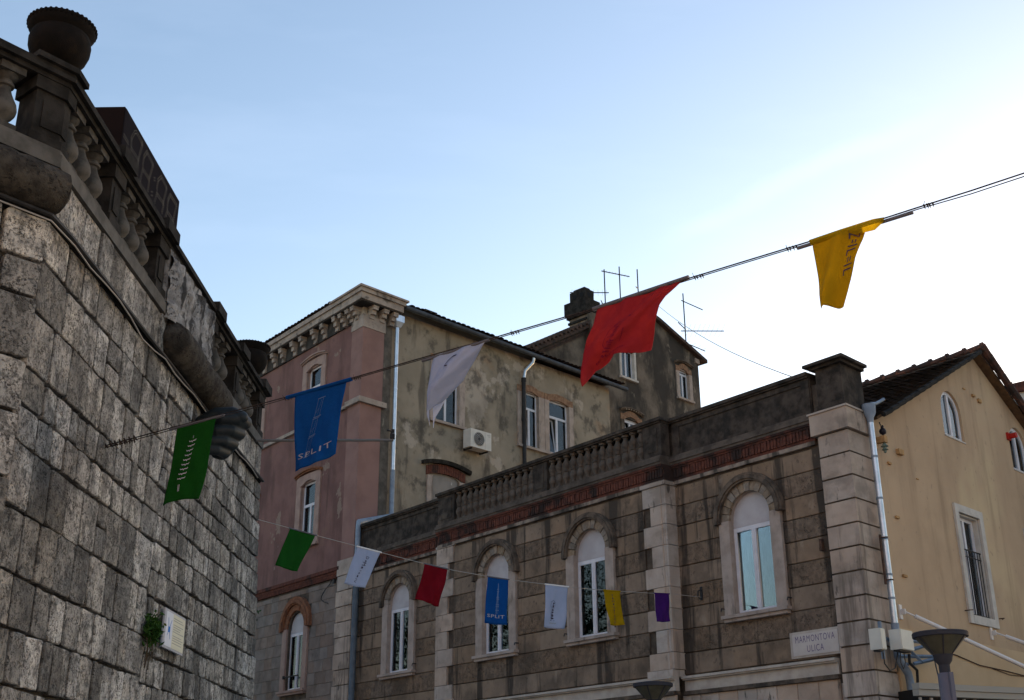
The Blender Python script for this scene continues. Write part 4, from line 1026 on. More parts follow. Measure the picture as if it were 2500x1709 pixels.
# windows of the pink front
def rect_window(mk, root, sc, hw_, z0, z1, d, surr=0.22, rise=0.12, jamb=M_jamb, hood=None, trans=0.27, tilt=None, sill=True, depth=0.15, curtain=None, cdep=.16, shutter=False, frame=M_white, top=None):
    """segment-headed casement; opening half width hw_, sill z0, head z1"""
    m = mk()
    for sg in (-1, 1):
        a, b = sorted((sc + sg * hw_, sc + sg * (hw_ + surr))); m.box(a, b, d - .02, d + .05, z0, z1)
        a, b = sorted((sc + sg * (hw_ - .004), sc + sg * (hw_ + .05))); m.box(a, b, d - depth - .05, d - .0205, z0, z1)
    m.box(sc - hw_ - .004, sc + hw_ + .004, d - depth - .05, d - .02, z1 + rise * .6, z1 + rise + .08)
    if top is None:
        n = 8
        for i in range(n):
            a = -1 + 2 * i / n; b = -1 + 2 * (i + 1) / n; H = hw_ + surr
            f = lambda x: z1 + rise * (1 - min(1, abs(x) * H / hw_) ** 2)
            m.hexa([(sc + a * H, d - .02, f(a)), (sc + b * H, d - .02, f(b)), (sc + b * H, d + .05, f(b)), (sc + a * H, d + .05, f(a)), (sc + a * H, d - .02, z1 + rise + .22), (sc + b * H, d - .02, z1 + rise + .22), (sc + b * H, d + .05, z1 + rise + .22), (sc + a * H, d + .05, z1 + rise + .22)])
    w = obj('window', m, jamb, root)
    if top is not None:
        n = 9; h = mk(); H = hw_ + surr
        for i in range(n * 2):
            a = -1 + 2 * i / (n * 2) + .006; b = -1 + 2 * (i + 1) / (n * 2) - .006
            f = lambda x: z1 + rise * (1 - min(1, abs(x) * H / hw_) ** 2)
            h.hexa([(sc + a * H, d - .02, f(a)), (sc + b * H, d - .02, f(b)), (sc + b * H, d + .035, f(b)), (sc + a * H, d + .035, f(a)), (sc + a * H, d - .02, f(a) + .26), (sc + b * H, d - .02, f(b) + .26), (sc + b * H, d + .035, f(b) + .26), (sc + a * H, d + .035, f(a) + .26)])
        obj('brick_arch', h, top, w)
    if hood is not None:
        n = 10; h = mk(); H = hw_ + surr + .06
        f = lambda x: z1 + rise + .221 + .12 * (1 - x * x) - .06
        for i in range(n):
            a = -1 + 2 * i / n; b = -1 + 2 * (i + 1) / n
            for dz, t, dd in ((0, .05, .10), (.05, .05, .15)):
                h.hexa([(sc + a * H, d - .02, f(a) + dz), (sc + b * H, d - .02, f(b) + dz), (sc + b * H, d + dd, f(b) + dz), (sc + a * H, d + dd, f(a) + dz), (sc + a * H, d - .02, f(a) + dz + t), (sc + b * H, d - .02, f(b) + dz + t), (sc + b * H, d + dd, f(b) + dz + t), (sc + a * H, d + dd, f(a) + dz + t)])
        obj('hood', h, hood, w)
    if sill:
        s = mk(); s.box(sc - hw_ - surr - .03, sc + hw_ + surr + .03, d - .2, d + .12, z0 - .09, z0 - .001); obj('sill', s, jamb, w)
    q = d - depth; ztr = z0 + (z1 - z0) * (1 - trans)
    f = mk(); T = .06; zt = z1 + rise * .6
    f.box(sc - hw_ + .005, sc - hw_ + T, q, q + .05, z0, zt); f.box(sc + hw_ - T, sc + hw_ - .005, q, q + .05, z0, zt); f.box(sc - hw_ + T + .0005, sc + hw_ - T - .0005, q, q + .05, z0, z0 + T); f.box(sc - hw_ + T + .0005, sc + hw_ - T - .0005, q, q + .05, zt - T, zt)
    f.box(sc - hw_ + T + .0005, sc + hw_ - T - .0005, q, q + .055, ztr - .045, ztr + .045)
    f.box(sc - .045, sc + .045, q, q + .052, z0 + T + .0005, ztr - .0455)
    obj('frame', f, frame, w)
    p = mk(); p.box(sc - hw_ + T, sc + hw_ - T, q + .02, q + .026, ztr + .046, zt - T - .001); obj('pane', p, M_glass, w)
    for k_, (a, b) in enumerate(((sc - hw_ + T, sc - .046), (sc + .046, sc + hw_ - T))):
        if tilt == k_:
            lf = mk(); za, zb = z0 + .07, ztr - .05; o1 = .0; o2 = .16
            for (x0, x1, y0, y1) in ((a, a + .05, za, zb), (b - .05, b, za, zb), (a + .0505, b - .0505, za, za + .05), (a + .0505, b - .0505, zb - .05, zb)):
                g_ = lambda z: q - .02 - o2 * (z - za) / (zb - za)
                lf.hexa([(x0, g_(y0), y0), (x1, g_(y0), y0), (x1, g_(y0) + .04, y0), (x0, g_(y0) + .04, y0), (x0, g_(y1), y1), (x1, g_(y1), y1), (x1, g_(y1) + .04, y1), (x0, g_(y1) + .04, y1)])
            obj('tilted_leaf', lf, frame, w)
            pn = mk(); pn.hexa([(a + .05, g_(za) + .015, za + .05), (b - .05, g_(za) + .015, za + .05), (b - .05, g_(za) + .02, za + .05), (a + .05, g_(za) + .02, za + .05), (a + .05, g_(zb) + .015, zb - .05), (b - .05, g_(zb) + .015, zb - .05), (b - .05, g_(zb) + .02, zb - .05), (a + .05, g_(zb) + .02, zb - .05)]); obj('pane', pn, M_glass, w)
        else:
            p = mk(); p.box(a, b, q + .02, q + .026, z0 + T + .001, ztr - .046); obj('pane', p, M_glass, w)
    r_ = mk(); r_.box(sc - hw_ - .3, sc + hw_ + .3, q - .95, q - .7, z0 - .3, z1 + .4); obj('dark_interior', r_, M_dark, w)
    if curtain:
        for a, b, mm in curtain:
            c = mk(); c.grid(lambda u, v, a=a, b=b: (sc + a + (b - a) * u, q - cdep + .02 * math.sin(u * (b - a) * 60), z0 + .05 + (z1 - z0 - .1) * v), 20, 1); obj('curtain', c, mm, w, 60, fix=False)
    return w
M_pj = mat('pinkish_jamb_stone', (0.30, 0.215, 0.185), (0.24, 0.165, 0.145), 3, 0.9, 0.3, 60)
for s, z0, z1 in ((21.1, 14.64, 16.55), (21.05, 10.27, 12.35), (25.45, 14.64, 16.55), (25.45, 10.27, 12.35)):
    rect_window(pa, ph, s, 0.5, z0, z1, 0.0, 0.3, 0.16, M_pj, M_pj if z0 > 12 else M_bhood, trans=0.33, curtain=[(.0, .46, M_curtw)], sill=z0 < 12, cdep=.06)
arched_window(type('P', (), {'mb': staticmethod(pa)}), ph, 21.35, 0.0, r=1.0, hood=M_bhood, vous=M_bhood, jamb=M_pj, curtain=[(-.5, .0, M_curt)])
gb = pa(); gb.tube([(20.9, .10, 6.05), (21.8, .10, 6.05)], 0.025, 6); gb.lathe((21.85, .10, 6.0), [(.05, 0), (.05, .1)], 8); obj('window_bar', gb, M_iron, ph)

# side wall
m = FQ.mb()
arch_open(m, -0.02, 12.65, 0, 13.6, -0.45, 0.0, [(3.78, .62, 10.2, 12.55, .2)])
arch_open(m, -0.02, 12.65, 13.6001, 18.08, -0.45, 0.0, [(3.80, 0.55, 14.6, 16.75, 0.1), (8.02, 0.42, 14.6, 16.72, 0.1), (9.57, 0.57, 14.6, 16.72, 0.1)])
obj('side_wall', m, M_stucco, ph)
m = FQ.mb(); m.box(0.86, 1.22, 0.0, 0.015, 9.5, 17.9); obj('mouldy_strip', m, M_strip, ph)
rect_window(FQ.mb, ph, 3.80, 0.55, 14.6, 16.75, 0.0, 0.26, 0.08, M_jamb, None, trans=0.3, curtain=[(-.5, -.12, M_curt)], top=M_brick2)
rect_window(FQ.mb, ph, 8.02, 0.42, 14.6, 16.68, 0.0, 0.30, 0.10, M_jamb, None, tilt=0, top=M_brick2)
rect_window(FQ.mb, ph, 9.57, 0.57, 14.6, 16.68, 0.0, 0.24, 0.10, M_jamb, None, tilt=0, top=M_brick2, trans=.28)
m = FQ.mb(); m.box(3.1, 3.16, 0, .05, 10.2, 12.6); 
for sg in (-1, 1):
    a, b = sorted((3.78 + sg * .62, 3.78 + sg * .86)); m.box(a, b, -.02, .05, 10.2, 12.58)
w = obj('blocked_window', m, M_jamb, ph)
m = FQ.mb(); m.box(3.2, 4.38, -.12, -.05, 10.2, 12.9); obj('infill', m, mat('grey_infill_render', (0.22, 0.20, 0.185), (0.17, 0.155, 0.145), 2, 0.95, 0.3, 50, layers=[((0.45, 0.42, 0.4), (2.2, 2.2, 2.2), 0.66, 0.69, 0.8)]), w)
h = FQ.mb(); h2 = FQ.mb()
for i in range(22):
    a = -1 + 2 * i / 22 + .008; b = -1 + 2 * (i + 1) / 22 - .008; f = lambda x: 12.58 + .16 * (1 - x * x)
    h.hexa([(3.78 + a * .9, -.02, f(a)), (3.78 + b * .9, -.02, f(b)), (3.78 + b * .9, .04, f(b)), (3.78 + a * .9, .04, f(a)), (3.78 + a * .9, -.02, f(a) + .32), (3.78 + b * .9, -.02, f(b) + .32), (3.78 + b * .9, .04, f(b) + .32), (3.78 + a * .9, .04, f(a) + .32)])
    a = -1 + 2 * i / 22; b = -1 + 2 * (i + 1) / 22
    h2.hexa([(3.78 + a * 1.1, -.02, f(a) + .33), (3.78 + b * 1.1, -.02, f(b) + .33), (3.78 + b * 1.1, .13, f(b) + .33), (3.78 + a * 1.1, .13, f(a) + .33), (3.78 + a * 1.1, -.02, f(a) + .46), (3.78 + b * 1.1, -.02, f(b) + .46), (3.78 + b * 1.1, .16, f(b) + .46), (3.78 + a * 1.1, .16, f(a) + .46)])
obj('brick_arch', h, M_brick, w); obj('hood', h2, M_dkst, w)
# roof of the pink house
def tiles(mb, P0, e1, up, L, H, pitch=0.24, row=0.38, amp=0.05, lf=0.035):
    """half-round tiles: P0 corner, e1 along the eave, up along the slope"""
    e1 = Vector(e1).normalized(); up = Vector(up).normalized(); n = e1.cross(up); n = n if n.z > 0 else -n
    nx = int(L / pitch); ny = int(H / row)
    for i in range(nx):
        for j in range(ny):
            o_ = Vector(P0) + e1 * (i * pitch) + up * (j * row) + n * ru(-.006, .008)
            lift = n * (lf + ru(-.008, .008))
            vs = []
            for (vv, li, sc_) in ((0, 1, 1.0), (row * 1.12, 0, 0.86)):
                for k in range(5):
                    a = math.pi * k / 4; x = pitch / 2 - math.cos(a) * pitch * .5 * sc_
                    vs.append(tuple(o_ + e1 * x + up * vv + lift * li + n * (math.sin(a) * amp)))
            mb.add(vs, [(k, k + 1, 6 + k, 5 + k) for k in range(4)])
def eave_front_row(mb): pass
m = FQ.mb()
ev = math.radians(14)
tiles(m, (1.6, 0.48, 18.22), (1, 0, 0), (0, -math.cos(ev), math.sin(ev)), 11.6, 1.2)
a0 = Vector(LQ(19.5, 0.42, 18.43)); a1 = Vector(LQ(33, 0.42, 18.43)); inn = (Vector(LQ(20, -1, 0)) - Vector(LQ(20, 0, 0))).normalized()
tiles(m, a0, (a1 - a0), inn * math.cos(ev) + Vector((0, 0, math.sin(ev))), 13.4, 1.2)
o = obj('roof_tiles', m, M_tiled, ph, 50, fix=False); o['kind'] = 'stuff'
m = FQ.mb()
hipA = FQ.loc(FA.w(S0, 0, 0) - (FA.n + FQ.n) * 2.3); top = 19.0
m.add([(0.9, .36, 18.12), (12.65, .36, 18.12), (12.65, -3.2, top), (hipA[0], hipA[1], top)] + [(LQ(18.9, .25, 0)[0], LQ(18.9, .25, 0)[1], 18.41), tuple(LQ(33, .25, 0)[:2]) + (18.41,), tuple(LQ(33, -3.2, 0)[:2]) + (top + .2,)],
      [(0, 1, 2, 3), (4, 3, 6, 5), (0, 3, 4)])
obj('roof_deck', m, M_soffit, ph)
m = FQ.mb(); m.tube([(1.45, .42, 18.16), (13.3, .42, 18.08)], 0.085, 10); m.tube([(1.5, .42, 18.20), (13.3, .42, 18.13)], 0.05, 8)
obj('gutter', m, M_gutter, ph, 50)
m = FQ.mb(); m.box(4.0, 4.5, -1.9, -1.5, 18.5, 19.42); m.box(3.95, 4.55, -1.95, -1.45, 19.3, 19.45); obj('chimney', m, M_soffit, ph)
# corner downpipe with hopper
dp = FQ.thing('downpipe', 'shiny zinc downpipe with a square hopper beside the corner of the pink house', 'pipe', 1.33, 0.0, 0)
m = FQ.mb(); m.hexa([(-.10, .05, 17.45), (.10, .05, 17.45), (.10, .22, 17.45), (-.10, .22, 17.45), (-.17, .03, 17.62), (.17, .03, 17.62), (.17, .3, 17.62), (-.17, .3, 17.62)]); m.box(-.18, .18, .02, .31, 17.6205, 17.86); obj('hopper', m, M_zinc, dp)
m = FQ.mb(); m.tube([(0, .14, 17.5), (0, .14, 12.4)], 0.07, 12); obj('upper_pipe', m, M_zinc, dp, 50)
for z in (16.9, 15.2, 13.6): 
    m = FQ.mb(); m.tube([(0, .14, z), (0, .14, z + .05)], 0.078, 12); obj('pipe_joint', m, M_zinc, dp, 50)
pA = lambda s, d, z: (lambda w: tuple(Vector(FQ.loc(w)) - Vector((1.33, 0, 0))))(FA.w(s, d, z))
m = FQ.mb(); m.tube([(0, .14, 12.4), (0, .14, 11.0), (-.06, .2, 10.82)], 0.08, 12); obj('lower_bend', m, M_zincb, dp, 50)
e_ = pA(17.52, 0.16, 10.25)
m = FQ.mb(); m.tube([(-.06, .2, 10.84), (e_[0], e_[1], e_[2] + .12), e_, pA(17.52, .16, 9.4)], 0.085, 12); obj('offset_bend', m, M_zincb, dp, 50)
m = FQ.mb(); m.tube([pA(17.52, .16, 9.4), pA(17.52, .16, 0.0)], 0.095, 12); obj('street_pipe', m, M_zincd, dp, 50)
for z in (8.3, 7.0, 5.4): m = FQ.mb(); m.tube([pA(17.52, .16, z), pA(17.52, .16, z + .05)], 0.104, 12); obj('pipe_joint', m, M_zincd, dp, 50)
# second downpipe
dp = FQ.thing('downpipe', 'black iron downpipe on the ochre wall beside a narrow window', 'pipe', 7.55, 0.0, 0)
m = FQ.mb(); m.tube([(.30, .36, 18.02), (.28, .34, 17.85), (.05, .14, 17.5), (0, .12, 17.2)], 0.065, 10); obj('swan_neck', m, M_zinc, dp, 50)
m = FQ.mb(); m.tube([(0, .12, 17.2), (0, .12, 9.4)], 0.08, 10); m.tube([(0, .12, 17.05), (0, .12, 17.2)], 0.1, 10); m.tube([(0, .12, 15.5), (0, .12, 15.62)], 0.1, 10); obj('iron_pipe', m, M_iron, dp, 50)
# loose cable on the pink house
cb = FA.thing('cable', 'loose black cable dangling on the stone wall beside the pink house quoins', 'cable', 19.2, 0.02, 8.8)
m = FA.mb(); m.tube([(0, .03, 0.04), (.04, .05, -.1), (.3, .06, -.24), (.5, .07, -.42), (.54, .06, -.5), (.4, .05, -.6), (.1, .05, -.69)], 0.014, 6); m.box(-.25, -.15, 0, .08, -.1, .02); obj('black_cable', m, M_iron, cb)

# air conditioner
ac = FQ.thing('air_conditioner', 'off white air conditioning unit with round grille fixed under a window of the ochre wall', 'air conditioner', 4.5, 0.0, 13.82)
m = FQ.mb(); m.box(0, 1.0, .10, .48, 0, .66); obj('casing', m, M_acw, ac)
m = FQ.mb(); m.lathe((0, 0, 0), [(.24, 0), (.25, .012), (.01, .014)], 24); m.v = [(.40 + v[0], -(.482 + v[2]), .33 + v[1]) for v in m.v]; obj('fan_grille', m, M_acd, ac)
m = FQ.mb()
for r in (.08, .13, .18, .23): 
    pts = [(.40 + r * math.cos(a * math.pi / 12), .50, .33 + r * math.sin(a * math.pi / 12)) for a in range(25)]; m.tube(pts, .006, 4)
obj('grille_rings', m, M_acw, ac)
m = FQ.mb(); m.box(.69, .70, .481, .486, .02, .64); m.box(.78, .95, .481, .484, .55, .575); m.box(.82, .95, .481, .484, .50, .515); obj('panel_seam', m, M_inkg, ac)
m = FQ.mb(); m.box(.1, .14, 0, .42, -.05, 0); m.box(.86, .90, 0, .42, -.05, 0); m.box(.1, .14, 0, .04, -.05, .3); m.box(.86, .9, 0, .04, -.05, .3); obj('bracket', m, M_iron, ac)

# ------------------------------------------------------------------ dark gable house
gh = FQ.thing('gable_house', 'soot blackened gabled house rising behind the ochre wall, with a stout chimney', 'house', 8.4, -0.6, 0)
class TG(MB):
    def add(self, pts, faces): return MB.add(self, [(p[0] - 8.4, p[1], p[2]) for p in pts], faces)
def tg(): return TG(-1)
GAB = [(8.45, 18.62), (15.45, 22.72), (16.9, 22.40), (19.8, 21.45)]
m = tg()
def gtop(s):
    for (a, za), (b, zb) in zip(GAB[:-1], GAB[1:]):
        if a <= s <= b: return za + (zb - za) * (s - a) / (b - a)
    return GAB[-1][1]
ops = [(14.65, .5, 19.15, 20.45), (18.62, .42, 19.2, 20.62), (14.74, .58, 15.4, 17.35)]
cuts = sorted(set([8.45, 12.0, 15.45, 16.9, 19.8] + [c - h for c, h, _, _ in ops] + [c + h for c, h, _, _ in ops]))
for a, b in zip(cuts[:-1], cuts[1:]):
    mid = (a + b) / 2; z = 0.0
    for c, h, z0, z1 in sorted(ops, key=lambda t: t[2]):
        if c - h < mid < c + h:
            m.box(a, b, -.45, 0, z, z0); z = z1
    m.hexa([(a, -.45, z), (b, -.45, z), (b, 0, z), (a, 0, z), (a, -.45, gtop(a)), (b, -.45, gtop(b)), (b, 0, gtop(b)), (a, 0, gtop(a))])
m.box(19.35, 19.8, -9, -.451, 0, 21.3)
obj('gable_wall', m, M_gable, gh)
m = tg(); m.box(19.55, 19.86, -.3, .05, 21.2, 21.42); m.box(19.58, 19.84, -.3, .03, 9, 21.15) if False else None; obj('kneeler', m, M_jamb, gh)
m = tg()
for (a, za), (b, zb) in zip(GAB[:-1], GAB[1:]):
    e = .45 if b == 19.8 else 0
    sl = (zb - za) / (b - a)
    m.hexa([(a, -9, za + .001), (b + e, -9, zb + sl * e + .001), (b + e, .22, zb + sl * e + .001), (a, .22, za + .001), (a, -9, za + .16), (b + e, -9, zb + sl * e + .16), (b + e, .22, zb + sl * e + .16), (a, .22, za + .16)])
obj('roof', m, M_tiled, gh)
m = tg()
for (a, za), (b, zb) in (((8.3, 18.55), (15.4, 22.72)),):
    n = 30
    for i in range(n):
        s = a + (b - a) * i / n; z = za + (zb - za) * i / n
        m.tube([(s, .30, z + .22), (s, -1.5, z + .22)], 0.085, 6)
    for k in range(2):
        m.hexa([(a, -.02, za - .17 - .1 * k), (b, -.02, zb - .17 - .1 * k), (b, .10 - .04 * k, zb - .17 - .1 * k), (a, .10 - .04 * k, za - .17 - .1 * k), (a, -.02, za - .09 - .1 * k), (b, -.02, zb - .09 - .1 * k), (b, .10 - .04 * k, zb - .09 - .1 * k), (a, .10 - .04 * k, za - .09 - .1 * k)])
o = obj('verge_tiles', m, M_tiled, gh); o['kind'] = 'stuff'
rect_window(tg, gh, 14.65, .42, 19.18, 20.5, 0.0, .12, .0, M_wsurr, None, trans=.02, curtain=[(-.4, .4, M_curt)])
rect_window(tg, gh, 18.62, .36, 19.2, 20.45, 0.0, .22, .18, M_jamb, M_hood, trans=.05, curtain=[(.0, .3, M_curt)], top=M_brick2)
rect_window(tg, gh, 14.74, .5, 15.4, 17.25, 0.0, .2, .2, M_gable, M_hood, trans=.0, top=M_brick2, tilt=0)
m = tg()
for i in range(7): m.lathe((14.35 + i * .16, .08, 17.72 + .05 * math.sin(i * .52)), [(.012, -.03), (.04, 0), (.03, .05), (.012, .09)], 8)
obj('row_of_insulators', m, M_wsurr, gh)
# chimney
m = tg(); m.box(12.02, 12.62, -.90, .36, 17.9, 21.36); obj('chimney_shaft', m, M_gable, gh)
m = tg(); m.box(11.97, 12.67, -.95, .08, 21.12, 21.22); m.box(11.93, 12.71, -.99, .12, 21.3605, 21.5); m.box(11.88, 12.78, -1.06, .18, 21.5005, 22.08); m.box(12.06, 12.60, -.88, .0, 22.0805, 22.6); m.box(12.15, 12.5, -.75, -.12, 22.6005, 22.72)
c_ = obj('chimney_head', m, M_dkst, gh)
for bx in ((12.056, 12.0595, -.7, -.5, 22.28, 22.45), (12.056, 12.0595, -.32, -.12, 22.28, 22.45), (12.2, 12.45, .0005, .004, 22.28, 22.45)):
    m = tg(); m.box(*bx); obj('flue_hole', m, M_dark, gh)
m = tg()
for i in range(8): m.box(11.885, 11.93, -.95 + i * .14, -.89 + i * .14, 21.4, 21.4998)
for i in range(5): m.box(11.97 + i * .15, 12.03 + i * .15, .12, .17, 21.4, 21.4998)
obj('chimney_teeth', m, M_dark, gh, kind='stuff')

# antennas
def antenna(label, pos, h, booms):
    t = thing('aerial', label, 'aerial', pos, FQ.rot, 'aerials on the dark gable house')
    m = MB(); m.tube([(0, 0, -.6), (0, 0, h)], 0.028, 6); obj('mast', m, M_iron, t)
    for (z, dx, dy, dz, L, n, el, elz) in booms:
        d = Vector((dx, dy, dz)).normalized(); m = MB(); a = Vector((0, 0, z)) - d * L * .1; b = Vector((0, 0, z)) + d * L * .9
        m.tube([tuple(a), tuple(b)], 0.024, 5)
        e = Vector((0, 0, 1)) if elz else d.cross(Vector((0, 0, 1))).normalized()
        for i in range(n):
            c = a.lerp(b, (i + .5) / n); m.tube([tuple(c - e * el), tuple(c + e * el)], 0.005, 4)
        obj('boom', m, M_iron, t)
    return t
AP = lambda s, d, z: FQ.w(s, d, z)
antenna('tall aerial with a long boom pointing left, nearest the stout chimney', AP(15.02, -2.0, 22.9), 2.0, [(0.85, -.72, .69, 0, 1.75, 9, .15, True), (1.9, .72, -.69, -.22, 1.3, 9, .14, False), (-.05, 1, .3, .25, 1.6, 6, .3, False), (-.05, -.9, -.4, .35, .8, 2, .2, False)])
antenna('plain thin aerial mast between the two other roof aerials', AP(16.1, -2.0, 22.6), 2.8, [])
antenna('plain thin aerial mast with a small joint, right of the other plain mast', AP(17.42, -2.0, 22.4), 3.3, [(2.3, -.9, -.3, 0, .3, 1, .05, False)])
antenna('big aerial with many long elements at the right end of the dark roof', AP(19.25, -0.8, 21.9), 2.75, [(2.35, .7, -.7, -.5, 1.1, 3, .06, False), (.85, .72, -.69, .0, 2.0, 9, .8, False), (.25, .9, -.3, -.2, 1.2, 4, .3, False), (.95, -.6, .4, .7, .5, 2, .1, False)])
# wire across the gap
w0 = FQ.w(17.4, -1.5, 24.2); w1 = FA.w(0.8, -1.4, 10.4)
m = MB(); m.tube([tuple((w0.lerp(w1, i / 14) - Vector((0, 0, 0.5 * 4 * (i / 14) * (1 - i / 14)))) - w0) for i in range(15)], 0.012, 4)
o = obj('overhead_wire', m, M_cord); o.location = w0
tag(o, 'thin pale wire slanting down from the roof aerials to the black parapet', 'wire')

# ------------------------------------------------------------------ yellow house
yh = FB.thing('yellow_house', 'ochre yellow gabled house with arched attic windows at the right', 'house')
GY = [(0.86, 9.22), (6.25, 12.08), (12.4, 8.85)]
def ytop(s): return GY[0][1] + (GY[1][1] - GY[0][1]) * (s - .86) / (6.25 - .86) if s < 6.25 else GY[1][1] + (GY[2][1] - GY[1][1]) * (s - 6.25) / (12.4 - 6.25)
m = FB.mb()
ops = [(4.70, .49, 9.66, 10.3, .49), (8.21, .49, 9.55, 10.2, .49), (4.74, .51, 5.66, 7.89, 0), (8.32, .51, 5.66, 7.89, 0)]
cuts = sorted(set([.86, 6.25, 12.4, 2.4, 10] + [c - h for c, h, _, _, _ in ops] + [c + h for c, h, _, _, _ in ops] + [c - .49 * math.cos(math.pi * i / 10) for c in (4.7, 8.21) for i in range(1, 10)]))
def archz(c, zsp, s): return zsp + math.sqrt(max(0, .49 ** 2 - (s - c) ** 2))
for a, b in zip(cuts[:-1], cuts[1:]):
    if b - a < 1e-5: continue
    mid = (a + b) / 2; za = zb = 5.085
    for c, h, z0, zsp, r in sorted(ops, key=lambda t: t[2]):
        if c - h < mid < c + h:
            m.hexa([(a, -.4, za), (b, -.4, zb), (b, 0, zb), (a, 0, za), (a, -.4, z0), (b, -.4, z0), (b, 0, z0), (a, 0, z0)])
            za, zb = (archz(c, zsp, a), archz(c, zsp, b)) if r else (zsp, zsp)
    m.hexa([(a, -.4, za), (b, -.4, zb), (b, 0, zb), (a, 0, za), (a, -.4, ytop(a)), (b, -.4, ytop(b)), (b, 0, ytop(b)), (a, 0, ytop(a))])
obj('gable_wall', m, M_yel, yh)
m = FB.mb(); m.box(0.80, 12.4, -.4, 0.012, 0, 5.084); obj('lower_wall', m, M_yelb, yh)
m = FB.mb(); m.tube([(2.4, .03, 4.78), (3.2, .03, 4.74), (4.2, .035, 4.62), (5.4, .03, 4.6), (6.8, .03, 4.55), (7.6, .03, 4.56)], 0.012, 5); m.tube([(4.8, .03, 4.6), (5.6, .03, 4.53), (6.8, .03, 4.56)], .008, 4); obj('surface_cable', m, M_rust, yh)
# attic windows
for c, z0, zsp in ((4.70, 9.66, 10.3), (8.21, 9.55, 10.2)):
    f = FB.mb(); q = -.12
    f.arc(c, zsp, .41, .485, q, q + .06, n=14); f.box(c - .485, c - .41, q, q + .06, z0, zsp); f.box(c + .41, c + .485, q, q + .06, z0, zsp); f.box(c - .4095, c + .4095, q, q + .06, z0, z0 + .07); f.box(c - .04, c + .04, q, q + .065, z0 + .0705, zsp + .40)
    w = obj('attic_window', f, M_white, yh)
    p = FB.mb(); P = [(c + .41 * math.cos(math.pi * i / 14), zsp + .41 * math.sin(math.pi * i / 14)) for i in range(15)]
    p.slab([(c + .41, z0 + .07)] + P + [(c - .41, z0 + .07)], q + .02, q + .026); obj('pane', p, M_glass, w)
    r_ = FB.mb(); r_.box(c - .6, c + .6, q - .5, q - .35, z0 - .2, zsp + .6); obj('dark_interior', r_, M_dcurt, w)
    s_ = FB.mb(); s_.box(c - .5, c + .5, q, .02, z0 - .035, z0 - .001); obj('sill', s_, M_wsurr, w)
# tall windows
for c in (4.74, 8.32):
    m = FB.mb(); z0, z1 = 5.66, 7.89
    m.box(c - .68, c - .51, -.02, .05, 5.48, 8.06); m.box(c + .51, c + .68, -.02, .05, 5.48, 8.06); m.box(c - .5095, c + .5095, -.02, .05, 7.89, 8.06); m.box(c - .5095, c + .5095, -.02, .055, 5.48, 5.66)
    m.box(c - .515, c - .47, -.38, -.0205, z0, z1); m.box(c + .47, c + .515, -.38, -.0205, z0, z1); m.box(c - .4695, c + .4695, -.38, -.0205, z1 - .04, z1)
    w = obj('tall_window', m, M_wsurr, yh)
    q = -.19; f = FB.mb()
    f.box(c - .468, c - .40, q, q + .06, z0, z1 - .042); f.box(c + .40, c + .468, q, q + .06, z0, z1 - .042); f.box(c - .3995, c + .3995, q, q + .06, z0, z0 + .07); f.box(c - .3995, c + .3995, q, q + .06, z1 - .11, z1 - .042); f.box(c - .04, c + .04, q, q + .065, z0 + .0705, z1 - .111); f.box(c - .3995, c + .3995, q, q + .062, 7.14, 7.22) if False else None
    obj('frame', f, M_white, w)
    for a, b in ((c - .40, c - .0405), (c + .0405, c + .40)):
        p = FB.mb(); p.box(a, b, q + .02, q + .026, z0 + .071, z1 - .112); obj('pane', p, M_glass, w)
    r_ = FB.mb(); r_.box(c - .7, c + .7, q - .6, q - .45, z0 - .2, z1 + .2); obj('dark_interior', r_, M_dark, w)
    r_ = FB.mb(); r_.tube([(c - .52, -.04, 7.1), (c + .45, -.04, 7.1)], .018, 6); r_.tube([(c - .52, -.04, 6.95), (c + .45, -.04, 6.95)], .012, 6); r_.tube([(c - .52, -.04, 5.70), (c + .45, -.04, 5.70)], .016, 6)
    for i in range(8): r_.tube([(c - .46 + i * .125, -.04, 5.70), (c - .46 + i * .125, -.04, 7.1)], .010, 6)
    obj('railing', r_, M_iron, w)
    h_ = FB.mb(); h_.tube([(c - .80, .0, 5.72), (c - .80, .12, 5.72), (c - .66, .12, 5.74)], .012, 5); h_.tube([(c + .82, .0, 5.72), (c + .82, .12, 5.72), (c + .7, .12, 5.68)], .012, 5); obj('shutter_hook', h_, M_rust, w)
for s, z, w_, h_, d_ in ((1.88, 8.75, .20, .11, .08), (1.40, 8.42, .12, .05, .04), (1.44, 7.30, .13, .05, .045), (2.57, 8.31, .10, .02, .02), (5.55, 11.06, .12, .03, .02), (5.98, 10.99, .14, .05, .05), (6.28, 10.93, .15, .09, .05), (1.44, 6.12, .15, .05, .05)):
    m = FB.mb(); m.box(s - w_ / 2, s + w_ / 2, 0, d_, z - h_ / 2, z + h_ / 2); obj('beam_stub', m, M_wood, yh)
m = FB.mb(); m.box(.98, 1.08, 0, .19, 8.76, 8.88); m.box(.965, 1.095, .10, .20, 8.75, 8.89); obj('beam_stub', m, M_wood, yh)
